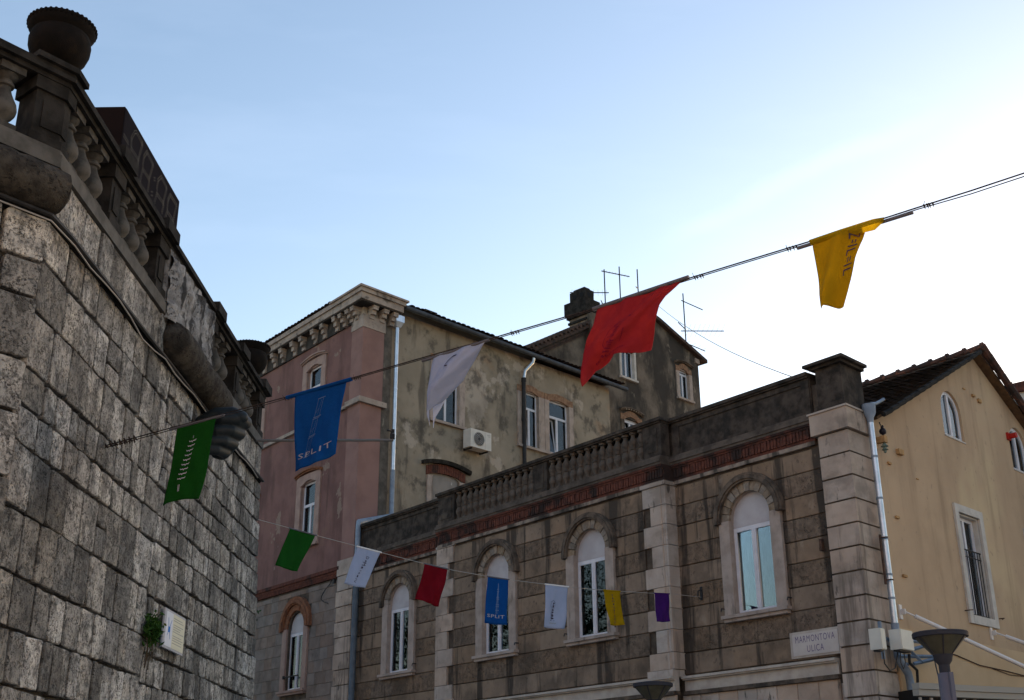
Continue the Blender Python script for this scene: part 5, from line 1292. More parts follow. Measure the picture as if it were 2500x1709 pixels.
# roof
m = FB.mb()
uA = Vector(FB.loc(FB.o + FA.u)); uA.z = 0; uA.normalize()
sl = Vector((6.25 - .60, 0, 12.23 - 9.22)).normalized()
t_e = Vector((0.70, 0.28, 9.26)); 
L = 7.2
tiles(m, t_e - uA * 0.0 , uA, sl, L, 6.1, 0.19, 0.27, 0.007, 0.045)
o = obj('roof_tiles', m, M_tiley, yh, 50, fix=False); o['kind'] = 'stuff'
m = FB.mb()
def rp(s, z, k): p = Vector((s, .20, z)) + uA * (k * L); return (p.x, p.y, p.z)
m.add([rp(.78, 9.18, 0), rp(6.25, 12.10, 0), rp(12.8, 8.72, 0), rp(.78, 9.18, 1), rp(6.25, 12.10, 1), rp(12.8, 8.72, 1), rp(.78, 9.24, 0), rp(6.25, 12.17, 0), rp(12.8, 8.80, 0), rp(.78, 9.24, 1), rp(6.25, 12.17, 1), rp(12.8, 8.8, 1)],
      [(0, 1, 4, 3), (1, 2, 5, 4), (6, 9, 10, 7), (7, 10, 11, 8), (0, 6, 7, 1), (1, 7, 8, 2), (3, 4, 10, 9), (4, 5, 11, 10), (0, 3, 9, 6), (2, 8, 11, 5)])
obj('roof_deck', m, M_woodd, yh)
sr = Vector((12.4 - 6.25, 0, -(12.17 - 8.85))).normalized()
m = FB.mb(); n = 19
for i in range(n):
    p = Vector((6.25, .30, 12.24)) + sr * (i * .36); q_ = p + sr * .40
    m.tube([tuple(p + Vector((0, 0, .01))), tuple(q_ + Vector((0, 0, -.02)))], .10 + ru(-.01, .012), 7)
    if i < n - 1: 
        for k in (1, 2, 3): m.tube([tuple(p + uA * k * .21), tuple(q_ + uA * k * .21)], .085, 6)
o = obj('verge_tiles', m, M_tile, yh); o['kind'] = 'stuff'
m = FB.mb()
for i in range(16):
    p = Vector((.86, .30, 9.28)) + sl * (i * .37); m.tube([tuple(p), tuple(p + sl * .40 + Vector((0, 0, -.02)))], .055, 6)
o = obj('verge_mortar', m, M_dkst, yh)
rp0 = Vector((6.25, 0.34, 12.225))
for i in range(15):
    m = FB.mb(); a = rp0 + uA * (i * .47); b = a + uA * .50
    m.tube([tuple(a + Vector((0, 0, .0))), tuple(b - Vector((0, 0, .03)))], .10, 8, .088); m.tube([tuple(a + Vector((0, 0, .012))), tuple(a + uA * .05 + Vector((0, 0, .012)))], .113, 8)
    obj('ridge_tile', m, M_tile, yh, 50)
# red alarm
al = FB.thing('alarm_box', 'small red alarm box beside the far right arched window of the yellow house', 'alarm', 7.66, 0.0, 10.34)
m = FB.mb(); m.box(-.08, .08, 0, .05, -.09, .09); obj('back_plate', m, M_redbox, al)
m = FB.mb(); m.tube([(0, .05, 0), (0, .22, 0)], .07, 10); obj('siren', m, M_redbox, al, 50)
# insulators on the beam
it = FB.thing('insulator', 'dark insulator knob on the beam end at the top left of the yellow wall', 'insulator', 1.03, 0.15, 8.89)
m = FB.mb(); m.lathe((0, 0, 0), [(.02, 0), (.025, .03), (.06, .05), (.075, .10), (.06, .14), (.03, .17), (.035, .2), (.02, .23)], 12); m.tube([(-.02, 0, .19), (-.12, .02, .23), (-.14, .02, .26)], .014, 5); obj('dark_body', m, M_ins, it, 50)
it = FB.thing('insulator', 'greenish glass insulator hanging under the beam end on the yellow wall', 'insulator', 1.03, 0.15, 8.75)
m = FB.mb(); m.lathe((0, 0, -.30), [(.012, .08), (.03, .10), (.03, .13), (.07, .15), (.04, .18), (.04, .2), (.08, .22), (.04, .26), (.02, .30)], 12); obj('glass_body', m, M_insg, it, 50)
# corner downpipe
dp = FB.thing('downpipe', 'bright zinc downpipe with funnel between the pale quoins and the yellow wall', 'pipe', 0.60, 0.0, 0)
m = FB.mb(); m.lathe((0, .13, 9.08), [(.065, 0), (.075, .1), (.13, .2), (.14, .34), (.14, .38)], 14); m.tube([(-.03, .2, 9.46), (.2, .2, 9.52), (.45, .25, 9.66)], .035, 8); obj('funnel', m, M_zincb, dp, 50)
m = FB.mb(); m.tube([(0, .13, 9.1), (0, .13, 5.1)], .062, 12); obj('pipe', m, M_zinc, dp, 50)
for z in (8.35, 7.5, 6.7, 6.0, 5.55): m = FB.mb(); m.tube([(0, .13, z), (0, .13, z + .04)], .07, 12); obj('pipe_joint', m, M_zincb, dp, 50)
m = FB.mb(); m.tube([(0, .13, 5.1), (-.02, .12, 4.5), (.05, .13, 4.38), (.22, .16, 4.2), (.26, .16, 4.05), (.26, .16, 0)], .075, 12); obj('lower_pipe', m, M_zincb, dp, 50)
# iron rod on the quoin flank
ir = FB.thing('iron_strap', 'rusty vertical iron strap on the stained side of the corner quoins', 'iron strap', 0.46, 0.10, 6.3)
m = FB.mb(); m.box(-.025, .025, 0, .03, -.48, .48); m.tube([(0, 0, .42), (.02, .12, .42), (.06, .14, .42)], .015, 5); m.tube([(0, 0, -.4), (.02, .12, -.4), (.08, .14, -.4)], .015, 5); obj('strap', m, M_rust, ir)
# junction boxes
def jbox(label, s, d, z, w, h, dep):
    t = FB.thing('junction_box', label, 'junction box', s, d, z, 'junction boxes on the corner quoins')
    m = FB.mb(); m.box(0, w, 0, dep, 0, h); obj('case', m, M_box, t)
    m = FB.mb(); m.box(.01, w - .01, dep + .0005, dep + .015, .01, h - .01); obj('lid', m, M_box, t)
    m = FB.mb(); m.box(.02, w - .02, dep * .2, dep * .8, -.03, -.0005); obj('gland', m, M_iron, t)
    return t
jbox('narrow grey junction box on the left of the bracket at the house corner', -.74, .30, 4.47, .17, .37, .22)
jbox('larger square grey junction box on the bracket at the house corner', -.12, .36, 4.52, .46, .36, .22)
br = FB.thing('wall_bracket', 'blue grey steel lattice bracket carrying the junction boxes at the house corner', 'bracket', 0.1, 0.08, 4.5)
m = FB.mb()
m.tube([(-.40, .22, -.15), (-.40, .22, .52)], .035, 6); m.box(-.4, .3, .16, .22, .2, .26)
for a, b in (((.4, .1, .28), (1.55, .3, .3)), ((.4, .1, -.02), (1.75, .35, .06)), ((.5, .1, .28), (1.0, .25, -.10)), ((.75, .2, -.14), (1.75, .35, .06)), ((.75, .2, .12), (1.5, .3, .3))):
    m.tube([a, b], .035, 4)
m.tube([(.75, .1, -.14), (.6, 0, -.12)], .03, 4)
obj('steel_frame', m, M_brk, br)
m = FB.mb()
m.tube([(-.55, .3, -.05), (-.53, .3, -.25), (-.37, .3, -.36), (-.17, .3, -.3), (-.05, .3, -.1), (0, .3, 0)], .012, 6); m.tube([(0, .35, 0), (-.03, .35, -.2), (.05, .35, -.3), (.15, .35, -.18), (.13, .35, 0)], .009, 6); m.tube([(.42, .3, 0), (.5, .25, -.15), (.85, .2, -.25), (.9, .15, -.55), (1.0, .12, -.85)], .028, 6)
obj('cables', m, M_iron, br)

# street lamps
lp = thing('street_lamp', 'street lamp with an inverted cone shade standing in front of the yellow house', 'street lamp', (5.93, 17.0, 0), 0.3, 'street lamps with cone shades')
m = MB(); m.lathe((0, 0, 0), [(0.370, 4.04), (0.378, 4.05), (0.370, 4.065), (.2, 4.09), (.01, 4.095)], 32); m.lathe((0, 0, 0), [(0.374, 4.0), (0.378, 4.045), (0.344, 4.045), (0.340, 3.995)], 32); obj('cap', m, M_lampd, lp, 40)
m = MB(); m.lathe((0, 0, 0), [(.12, 3.755), (0.357, 4.02)], 32); obj('shade', m, M_lampg, lp, 40)
m = MB()
for k in range(6):
    a = 2 * math.pi * k / 6; m.tube([(.125 * math.cos(a), .125 * math.sin(a), 3.76), (0.366 * math.cos(a), 0.366 * math.sin(a), 4.025)], .012, 5)
obj('rib', m, M_lampd, lp)
m = MB(); m.lathe((0, 0, 0), [(.07, 3.62), (.115, 3.68), (.135, 3.765), (.12, 3.775)], 24); obj('collar', m, M_lampd, lp, 40)
m = MB(); m.lathe((0, 0, 0), [(.075, 3.45), (.075, 3.64)], 20); obj('neck', m, M_lampd, lp, 40)
m = MB(); m.lathe((0, 0, 0), [(.17, 0), (.17, .5), (.13, .56), (.115, .6), (.095, 3.5), (.08, 3.52)], 24); m.box(-.03, .03, -.135, -.09, 0.6, 3.52); m.box(-.03, .03, .09, .135, 0.6, 3.52); obj('post', m, M_lamppost, lp, 40)
l2 = dup(lp); l2.location = (2.61, 23.36, 0); l2.rotation_euler[2] = 0.1
l2['label'] = 'dark cone top of a second street lamp peeping up before the brown stone house'
# lamp cable
q0 = Vector((5.93, 17.08, 3.44)); q1 = FB.w(1.6, 0.33, 4.54)
m = MB(); m.tube([tuple((q0.lerp(q1, i / 10) - Vector((0, 0, 1.0 * (i / 10) * (1 - i / 10)))) - q0) for i in range(11)], .014, 6)
o = obj('lamp_cable', m, M_iron); o.location = q0; tag(o, 'black cable slung from the corner bracket to the street lamp post', 'cable')

# canopy
ca = Vector((7.14, 22.04, 0)); cbv = Vector((9.51, 23.18, 0)); cd = (cbv - ca).normalized(); cn = Vector((cd.y, -cd.x, 0))
cp = thing('canopy', 'grey beige shop canopy with a toothed valance at the lower right', 'canopy', (ca.x, ca.y, 3.5), math.atan2(cd.y, cd.x))
def arcy(x): return -0.05 * max(0, x - 1.2) ** 1.6
m = MB()
for i in range(24):
    a, b = i * .25, (i + 1) * .25
    m.hexa([(a, arcy(a) - .08, .30), (b, arcy(b) - .08, .30), (b, arcy(b) + .10, .30), (a, arcy(a) + .10, .30), (a, arcy(a) - .08, .405), (b, arcy(b) - .08, .405), (b, arcy(b) + .10, .405), (a, arcy(a) + .10, .405)])
    m.hexa([(a, arcy(a) - .05, .19), (b, arcy(b) - .05, .19), (b, arcy(b) + .10, .19), (a, arcy(a) + .10, .19), (a, arcy(a) - .05, .295), (b, arcy(b) - .05, .295), (b, arcy(b) + .10, .295), (a, arcy(a) + .10, .295)])
obj('fascia', m, M_canopy, cp)
m = MB()
for i in range(24):
    a, b = i * .25, (i + 1) * .25
    if a < .3: continue
    m.hexa([(a, arcy(a) + .101, .18), (b, arcy(b) + .101, .18), (b, 1.2 + b * .5, .18), (a, 1.2 + a * .5, .18), (a, arcy(a) + .101, .37), (b, arcy(b) + .101, .37), (b, 1.2 + b * .5, .36), (a, 1.2 + a * .5, .36)])
obj('roof_sheet', m, M_canopyd, cp)
m = MB(); x = .05; i = 0
while x < 5.9:
    st = .26 if x < 2.2 else .085
    m.box(x, x + .05, arcy(x) + .0, arcy(x) + .03, .07, .165); x += st
obj('valance_teeth', m, M_canopy, cp, kind=None)
for i in range(6):
    m = MB(); x = 1.55 + i * .72; m.tube([(x, arcy(x) + .2, .12), (x + .12, arcy(x) + .2, .075), (x + .3, arcy(x) + .2, .06), (x + .48, arcy(x) + .2, .075), (x + .6, arcy(x) + .2, .12)], .03, 6); obj('scallop', m, M_tube, cp)
def arm(label, s, z, end):
    t = FB.thing('canopy_rod', label, 'tube', s, 0.0, z, 'white canopy rods')
    m = FB.mb(); m.box(-.05, .05, 0, .03, -.14, .14); m.box(-.02, .02, .03, .12, -.05, .05); obj('wall_plate', m, M_tube, t)
    e = Vector(FB.loc(end)) - Vector((s, 0, z))
    m = FB.mb(); d0 = e.normalized(); st = Vector((0, .10, 0)); m.tube([tuple(st), tuple(st + d0 * .22)], .018, 6); m.tube([tuple(st + d0 * .22), tuple(e)], .042, 10); obj('tube', m, M_tube, t, 50)
arm('long white rod slanting from the yellow wall behind the lamp to the canopy', 1.10, 5.38, (10.86, 23.88, 3.9))
arm('short white rod at the right edge below the barred window', 5.03, 5.36, (12.9, 24.55, 3.9))

# house behind, far right
bh = thing('background_house', 'distant tiled house with a brick topped chimney at the far right edge', 'house', (16.17, 32.14, 0), -0.75)
m = MB(); m.box(-2.5, 2.5, -1.5, 4, 0, 11.9); obj('wall', m, M_jamb, bh)
m = MB(); m.add([(-2.8, -1.9, 11.9), (2.8, -1.9, 11.9), (2.8, 1.2, 13.1), (-2.8, 1.2, 13.1), (2.8, 4.3, 11.9), (-2.8, 4.3, 11.9)], [(0, 1, 2, 3), (3, 2, 4, 5), (0, 3, 5), (1, 4, 2), (0, 5, 4, 1)]); tiles(m, (-2.8, -2.0, 11.93), (1, 0, 0), (0, 3.1, 1.2), 5.6, 3.2); obj('roof', m, M_tile, bh, fix=False)
m = MB(); m.box(-2.1, -1.2, -.9, -.1, 12.0, 13.0); obj('chimney', m, M_wsurr, bh)
m = MB(); m.box(-2.2, -1.1, -1.0, 0.0, 13.0005, 13.28); m.tube([(-1.75, -.5, 13.28), (-1.75, -.5, 13.5)], .05, 6); obj('chimney_cap', m, M_brick, bh)

# ------------------------------------------------------------------ flag lines
FS1 = Fr(-3.913, 11.025, 124.1428, -1)
FS2 = Fr(-3.83, 17.63, 43.41, -1)
W1 = [(0, 5.024), (0.949, 5.030), (1.491, 5.032), (2.104, 5.035), (2.518, 5.037), (3.048, 5.050), (3.657, 5.063), (4.048, 5.07), (4.501, 5.075), (4.803, 5.083), (5.237, 5.092), (5.48, 5.098), (5.817, 5.115), (6.172, 5.133), (6.572, 5.148), (7.005, 5.163), (7.425, 5.178), (7.793, 5.198), (8.12, 5.213), (8.433, 5.233), (10.5, 5.42)]
rp1 = FS1.thing('flag_rope', 'dark twisted rope crossing the sky from the stone wall to the upper right', 'rope', 0, 0, 5.0)
m = FS1.mb(); m.tube([(s, .004, z - 5.0 + .004) for i, (s, z) in enumerate(W1)], 0.0055, 6); obj('strand', m, M_rope, rp1)
m = FS1.mb(); m.tube([(s, -.004, z - 5.0 - (.004 if 2.4 < s < 7.9 else .013)) for i, (s, z) in enumerate(W1)], 0.0038, 5); obj('strand', m, M_rope, rp1)
for s, z in ((.95, 5.03), (2.38, 5.03), (3.16, 5.05), (4.72, 5.08), (6.25, 5.135), (6.93, 5.16), (7.83, 5.20)):
    z -= 5.0; m = FS1.mb()
    for k in range(4):
        x = s + k * .02 + ru(-.004, .004); m.tube([(x, .010, z + .010), (x + .005, -.010, z - .016), (x + .007, .009, z + .008)], .0045, 4)
    m.tube([(s, 0, z), (s + ru(-.02, .02), .015, z + ru(.02, .035))], .002, 4)
    obj('knot', m, M_rope, rp1)
m = FS1.mb()
for k in range(7): m.tube([(.0 + k * .07, -.02, .02 - .004 * k), (.04 + k * .07, .03, .04), (.06 + k * .07, .0, .0)], .008, 4)
obj('tied_end', m, M_rope, rp1)
W2 = [(0, 5.89), (0.479, 5.863), (1.235, 5.815), (1.95, 5.777), (2.607, 5.742), (3.3, 5.708), (4.098, 5.685), (4.9, 5.692), (5.639, 5.715), (6.44, 5.752), (7.07, 5.785), (7.836, 5.83), (8.6, 5.893), (9.779, 5.995), (10.27, 6.05), (11.468, 6.12)]
rp2 = FS2.thing('flag_string', 'thin pale string of small flags hung from the stone wall to the brown house', 'string', 0, 0, 5.7)
m = FS2.mb(); m.tube([(s, 0, z - 5.7) for s, z in W2], 0.006, 5); obj('strand', m, M_cord, rp2)

def wz(W, s):
    for (a, za), (b, zb) in zip(W[:-1], W[1:]):
        if a <= s <= b: return za + (zb - za) * (s - a) / (b - a)
    return W[-1][1]
def bez(pts, t):
    """piecewise-linear, smoothed a little"""
    n = len(pts) - 1; x = t * n; i = min(int(x), n - 1); f = x - i; f2 = f * f * (3 - 2 * f) * .3 + f * .7
    return tuple(pts[i][k] + (pts[i + 1][k] - pts[i][k]) * f2 for k in range(len(pts[0])))
def flag(fr, name_label, surf, cm, base, group, nu=26, nv=34, bar=None, barm=M_bar, prints=()):
    """surf(u,v)->(s,z,d): u left to right, v top to bottom"""
    t = fr.thing('flag', name_label, 'flag', base[0], 0.0, base[1], group)
    rel = lambda p: (p[0] - base[0], p[2], p[1] - base[1])
    m = fr.mb(); m.grid(lambda u, v: rel(surf(u, v)), nu, nv)
    c = obj('cloth', m, cm, t, 60, fix=False)
    so = c.modifiers.new('thickness', 'SOLIDIFY'); so.thickness = 0.002; so.offset = 0
    if bar:
        m = fr.mb(); m.tube([rel((bar[0], bar[1], 0.0)), rel((bar[2], bar[3], 0.0))], bar[4], 8); obj('rod', m, barm, t, 50)
    for pname, shapes, pm in prints:
        m = fr.mb()
        for vs, fs in shapes:
            pts = []
            for (u, v) in vs:
                p = Vector(rel(surf(u, v))); e = .004
                pu = Vector(rel(surf(u + e, v))) - Vector(rel(surf(u - e, v))); pv = Vector(rel(surf(u, v + e))) - Vector(rel(surf(u, v - e)))
                n = pu.cross(pv).normalized()
                if n.y < 0: n = -n
                pts.append(tuple(p + n * 0.006))
            m.add(pts, fs)
        obj(pname, m, pm, t, fix=False)['kind'] = 'stuff'
    return t
def quadsurf(TL, TR, BR, BL, amp=0.02, fr_=1.6, ph_=0.0, sag=0.0, swing=0.0, curl=0.0):
    def f(u, v):
        s = (TL[0] * (1 - u) + TR[0] * u) * (1 - v) + (BL[0] * (1 - u) + BR[0] * u) * v
        z = (TL[1] * (1 - u) + TR[1] * u) * (1 - v) + (BL[1] * (1 - u) + BR[1] * u) * v
        z -= sag * math.sin(math.pi * u) * v
        d = amp * (0.25 + v) * math.sin((u * fr_ + v * 0.8 + ph_) * math.pi * 2) + amp * .5 * v * math.sin((u * 3.1 - v * 1.7 + ph_) * 5) + swing * v * v + curl * v * v * math.sin(u * math.pi)
        return (s, z, d)
    return f
def bars(lst):       # print strokes given as (u0,v0,u1,v1,width) in flag coordinates -> quads, subdivided
    out = []
    for u0, v0, u1, v1, w in lst:
        n = 4; L = math.hypot(u1 - u0, v1 - v0) or 1e-6; px, py = -(v1 - v0) / L * w / 2, (u1 - u0) / L * w / 2
        vs = []; fs = []
        for i in range(n + 1):
            u, v = u0 + (u1 - u0) * i / n, v0 + (v1 - v0) * i / n
            vs += [(u + px, v + py), (u - px, v - py)]
        fs = [(2 * i, 2 * i + 1, 2 * i + 3, 2 * i + 2) for i in range(n)]
        out.append((vs, fs))
    return out
def letters(s, uc, vc, wu, hv, rot=0, bold=0.0, size=1.0):
    v, f = text_shape(s, 1.0, 2, bold)
    x0 = min(p[0] for p in v); x1 = max(p[0] for p in v); y0 = min(p[1] for p in v); y1 = max(p[1] for p in v)
    out = []
    for p in v:
        a = (p[0] - (x0 + x1) / 2) / (x1 - x0); b = (p[1] - (y0 + y1) / 2) / (y1 - y0 or 1)
        if rot == 0: out.append((uc + a * wu, vc - b * hv))
        else: out.append((uc + b * wu, vc + a * hv))
    return [(out, f)]
G1 = 'large flags on the near rope'; G2 = 'small flags on the far string'
# near rope
comb = []
for i in range(9):
    v = 0.24 + i * 0.0605; uc = .50 - .012 * i
    comb += [(uc - .10, v - .015, uc - .085, v, .010), (uc - .085, v, uc - .015, v, .010), (uc - .015, v, uc, v + .017, .010), (uc, v + .017, uc + .015, v, .010), (uc + .015, v, uc + .085, v, .010), (uc + .085, v, uc + .10, v - .015, .010)]
comb += [(.505, .17, .505, .205, .01), (.37, .80, .37, .885, .012), (.40, .80, .40, .885, .012)]
flag(FS1, 'green flag with a column of pale bracket marks, hanging before the bronze fist', quadsurf((1.032, 5.02), (1.535, 5.02), (1.42, 4.293), (0.945, 4.30), .012, 1.0, .3, -.03), M_green, (1.28, 5.02), G1, bar=(.93, 5.02, 1.64, 5.025, .012), prints=[('bracket_marks', bars(comb), M_inkw)])
m_ = None
# darker blue lining behind the green flag
tower = []
for (va, vb, ua, ub_, w) in ((.14, .36, .55, .47, .06), (.39, .60, .45, .40, .058), (.63, .86, .385, .32, .065)):
    tower += [(ua - w, va, ub_ - w * 1.0, vb, .006), (ua + w * .6, va, ub_ + w * .8, vb, .006), (ua, va + .02, ub_, vb - .02, .004), (ua - w * 1.2, va, ua + w * 1.2, va - .012, .008), (ub_ - w * 1.3, vb + .01, ub_ + w * 1.4, vb, .010), (ub_ - w * .5, vb - .05, ub_ + w * .5, vb - .1, .004)]
flag(FS1, 'large blue flag with a pale tower drawing and the word SPLIT, before the pink house', quadsurf((2.50, 5.035), (3.075, 5.045), (2.985, 4.44), (2.535, 4.365), .016, .8, .1, .02), M_blue, (2.8, 5.04), G1, bar=(2.40, 5.035, 3.13, 5.05, .018), barm=M_blue,
     prints=[('tower_drawing', bars(tower), M_inkp), ('lettering', letters('SPLIT', .50, .835, .80, .07, 0, .0), M_inkw2)])
whL = [(3.985, 5.062, 0), (3.961, 4.894, .01), (3.936, 4.768, .02), (3.926, 4.63, .0), (3.954, 4.492, -.01)]
whC = [(4.317, 5.066, .01), (4.198, 4.937, .05), (4.096, 4.828, .07), (4.015, 4.738, .06), (3.945, 4.60, .03)]
whR = [(4.485, 5.068, 0), (4.387, 4.993, -.03), (4.296, 4.916, -.06), (4.222, 4.83, -.08), (4.05, 4.69, -.05)]
def whs(u, v):
    v = min(max(v, 0), 1); l, c, r = bez(whL, v), bez(whC, v), bez(whR, v)
    k = .55
    p = [l[i] + (c[i] - l[i]) * u / k if u < k else c[i] + (r[i] - c[i]) * (u - k) / (1 - k) for i in range(3)]
    return (p[0], p[1], p[2] + .006 * math.sin(u * 14 + v * 9))
flag(FS1, 'large white flag folded by the wind, hanging before a window of the ochre wall', whs, M_whitec, (4.2, 5.07), G1, bar=(3.87, 5.045, 4.52, 5.075, .012), prints=[('lettering', bars([(.36, .16, .42, .12, .02), (.42, .12, .50, .12, .02), (.36, .16, .355, .22, .02), (.355, .22, .45, .25, .02)]), M_inkd)])
def tail(u, v):   # lower back corner that shows behind the fold
    P = [[(4.09, 4.735), (3.99, 4.735)], [(4.03, 4.64), (3.945, 4.65)], [(3.965, 4.56), (3.95, 4.55)], [(3.957, 4.49), (3.952, 4.49)]]
    x = v * 3; i = min(int(x), 2); f = x - i
    a = [P[i][0][k] + (P[i + 1][0][k] - P[i][0][k]) * f for k in (0, 1)]; b = [P[i][1][k] + (P[i + 1][1][k] - P[i][1][k]) * f for k in (0, 1)]
    return (b[0] + (a[0] - b[0]) * u, -.05, b[1] + (a[1] - b[1]) * u)
wf = [o for o in bpy.data.objects if o.name.startswith('flag') and 'folded' in o.get('label', '')][0]
m = FS1.mb(); m.grid(lambda u, v: (lambda p: (p[0] - 4.2, p[1], p[2] - 5.07))(tail(u, v)), 6, 12); o = obj('folded_tail', m, M_whitec, wf, 60, fix=False)
rdL = [(5.478, 5.10, 0), (5.445, 4.966, .01), (5.387, 4.856, .03), (5.354, 4.764, .04), (5.331, 4.663, .03), (5.332, 4.581, .01), (5.343, 4.515, 0)]
rdR = [(6.15, 5.132, 0), (6.036, 5.042, .02), (5.993, 4.981, .03), (5.948, 4.883, .02), (5.917, 4.82, 0), (5.89, 4.756, -.01), (5.867, 4.699, -.02)]
rdB = [(5.343, 4.515), (5.396, 4.606), (5.469, 4.644), (5.547, 4.671), (5.607, 4.707), (5.676, 4.702), (5.779, 4.695), (5.867, 4.699)]
def rds(u, v):
    v = min(max(v, 0), 1); u = min(max(u, -.01), 1.01); l, r = bez(rdL, v), bez(rdR, v); b = bez(rdB, min(max(u, 0), 1))
    lb, rb = rdL[-1], rdR[-1]
    s = l[0] + (r[0] - l[0]) * u + (b[0] - (lb[0] + (rb[0] - lb[0]) * u)) * v ** 2
    z = l[1] + (r[1] - l[1]) * u + (b[1] - (lb[1] + (rb[1] - lb[1]) * u)) * v ** 2
    d = l[2] + (r[2] - l[2]) * u + .55 * (.05 * v * math.sin((u * 1.3 - v * .6) * 6.28) + .026 * math.sin((u + v) * 9) * v * (1 - u * .4) + .012 * math.sin((u * 2.2 + v * 1.1) * 8) + .03 * math.exp(-((u + v * .75 - .95) / .045) ** 2) + .022 * math.exp(-((u + v * .55 - .78) / .04) ** 2) + .03 * math.exp(-((u - v * .5 - .35) / .06) ** 2) * (1 - v))
    return (s, z, d)
figr = []
for k in range(16):
    v = .34 + k * .026; uu = .47 - (v - .34) * .12 + random.gauss(0, .012)
    figr.append((uu - ru(.02, .06), v + ru(-.01, .01), uu + ru(.02, .06), v + ru(-.02, .02), ru(.008, .02)))
figr += [(.56, .26, .62, .30, .02), (.36, .40, .33, .58, .008), (.60, .46, .57, .66, .008), (.33, .58, .40, .70, .008), (.36, .40, .45, .33, .006)]
nm = []
u = .22
while u < .66:
    w = ru(.015, .03); nm.append((u, .80 + ru(-.006, .006), u + w, .80 + ru(-.012, .012), ru(.02, .04))); u += w + .012
flag(FS1, 'large red flag with a dark figure print, flying before the chimney of the dark house', rds, M_red, (5.8, 5.13), G1, 40, 44, bar=(5.44, 5.10, 6.21, 5.15, .016), prints=[('figure_drawing', bars(figr), M_inkr), ('lettering', bars(nm), M_inkr)])
ylL = [(7.105, 5.165, 0), (7.111, 5.09, .01), (7.121, 4.898, .02), (7.124, 4.78, .02), (7.124, 4.672, .0)]
ylR = [(7.46, 5.165, .0), (7.43, 5.085, .0), (7.37, 4.98, -.01), (7.315, 4.852, -.02), (7.249, 4.698, .0)]
def yls(u, v):
    v = min(max(v, 0), 1); l, r = bez(ylL, v), bez(ylR, v)
    fold = .05 * math.exp(-((u - (.62 - v * .45)) / .20) ** 2) - .045 * max(0, v - .78) * (u > .2) * u * 4
    return (l[0] + (r[0] - l[0]) * u, l[1] + (r[1] - l[1]) * u - .012 * math.sin(u * 3.14) * v + .02 * v * v * math.sin(u * 5), l[2] + (r[2] - l[2]) * u + fold + .01 * math.sin(v * 9 + u * 4))
yf = flag(FS1, 'large yellow flag half wrapped round its rod, against the bright sky', yls, M_yellowc, (7.4, 5.17), G1, bar=(7.0, 5.145, 7.765, 5.178, .011),
     prints=[('lettering', letters('IZ=IL=IL', .82, .34, .20, .62, 1, .0), M_inkd)])
def yroll(u, v):
    P = [[(7.095, 5.175), (7.10, 5.135)], [(7.30, 5.19), (7.30, 5.14)], [(7.46, 5.198), (7.456, 5.122)], [(7.52, 5.20), (7.52, 5.12)], [(7.60, 5.19), (7.585, 5.163)]]
    x = u * 4; i = min(int(x), 3); f = x - i
    a = [P[i][0][k] + (P[i + 1][0][k] - P[i][0][k]) * f for k in (0, 1)]; b = [P[i][1][k] + (P[i + 1][1][k] - P[i][1][k]) * f for k in (0, 1)]
    return (a[0] + (b[0] - a[0]) * v - 7.4, .018 + .025 * math.sin(v * 3.14), a[1] + (b[1] - a[1]) * v - 5.17)
m = FS1.mb(); m.grid(yroll, 24, 8); obj('rolled_hem', m, M_yellowc, yf, 60, fix=False)
# far string
def f2(label, c, cm, am, ph_, prints=(), barm=M_bar, swing=0.0):
    TL, TR, BR, BL = c
    TL = (TL[0], wz(W2, TL[0])); TR = (TR[0], wz(W2, TR[0]))
    flag(FS2, label, quadsurf(TL, TR, BR, BL, am, .9, ph_, .012, swing), cm, ((TL[0] + TR[0]) / 2, (TL[1] + TR[1]) / 2), G2, 16, 20, bar=(TL[0] - .02, TL[1], TR[0] + .02, TR[1], .013), barm=barm, prints=prints)
f2('small dark green flag without print, before the pink house window', [(0.603, 5.852), (1.091, 5.821), (0.788, 5.218), (0.376, 5.254)], M_green, .014, .2)
f2('small white flag with a column of dark letters, before the pink house quoins', [(1.939, 5.773), (2.42, 5.752), (2.121, 5.138), (1.69, 5.157)], M_whitec, .010, .6, [('lettering', letters('D', .56, .23, .13, .07, 1) + letters('I', .54, .32, .07, .03, 1) + letters('M', .52, .40, .17, .09, 1) + letters('I', .50, .50, .07, .05, 1) + letters('T', .49, .585, .06, .05, 1) + letters('R', .48, .66, .07, .05, 1) + letters('I', .47, .735, .06, .05, 1) + letters('J', .46, .80, .06, .04, 1) + letters('V', .45, .875, .11, .07, 1), M_inkd)], M_wbar)
f2('small crimson flag without print, before the left arched window', [(3.391, 5.701), (3.93, 5.697), (3.751, 5.029), (3.233, 5.097)], M_red2, .03, .1)
tow2 = [(.52, .12, .49, .78, .03), (.52, .12, .44, .78, .012), (.53, .12, .56, .78, .012)] + [(.50 - .1 * v, v, .53 + .1 * v, v, .016) for v in (.25, .30, .42, .46, .58, .62, .70)]
f2('small blue flag with a pale tower and the word SPLIT, before the second arched window', [(4.911, 5.687), (5.435, 5.713), (5.391, 4.902), (4.821, 4.871)], M_blue, .008, .4, [('tower_drawing', bars(tow2), M_inkp), ('lettering', letters('SPLIT', .48, .83, .80, .07, 0, .02), M_inkw2)])
figw = [(.36 - (k * .004), .42 + k * .028, .42 + ru(-.02, .03), .42 + k * .028 + ru(-.02, .02), ru(.01, .028)) for k in range(14)] + [(.25, .52, .27, .40, .008), (.27, .40, .36, .355, .008), (.36, .355, .45, .40, .008), (.45, .40, .46, .50, .008), (.30, .50, .30, .78, .008), (.28, .82, .34, .82, .01), (.45, .82, .49, .82, .01)]
nw = [(.26 + i * .045, .88, .285 + i * .045, .88 + ru(-.008, .008), .025) for i in range(7)]
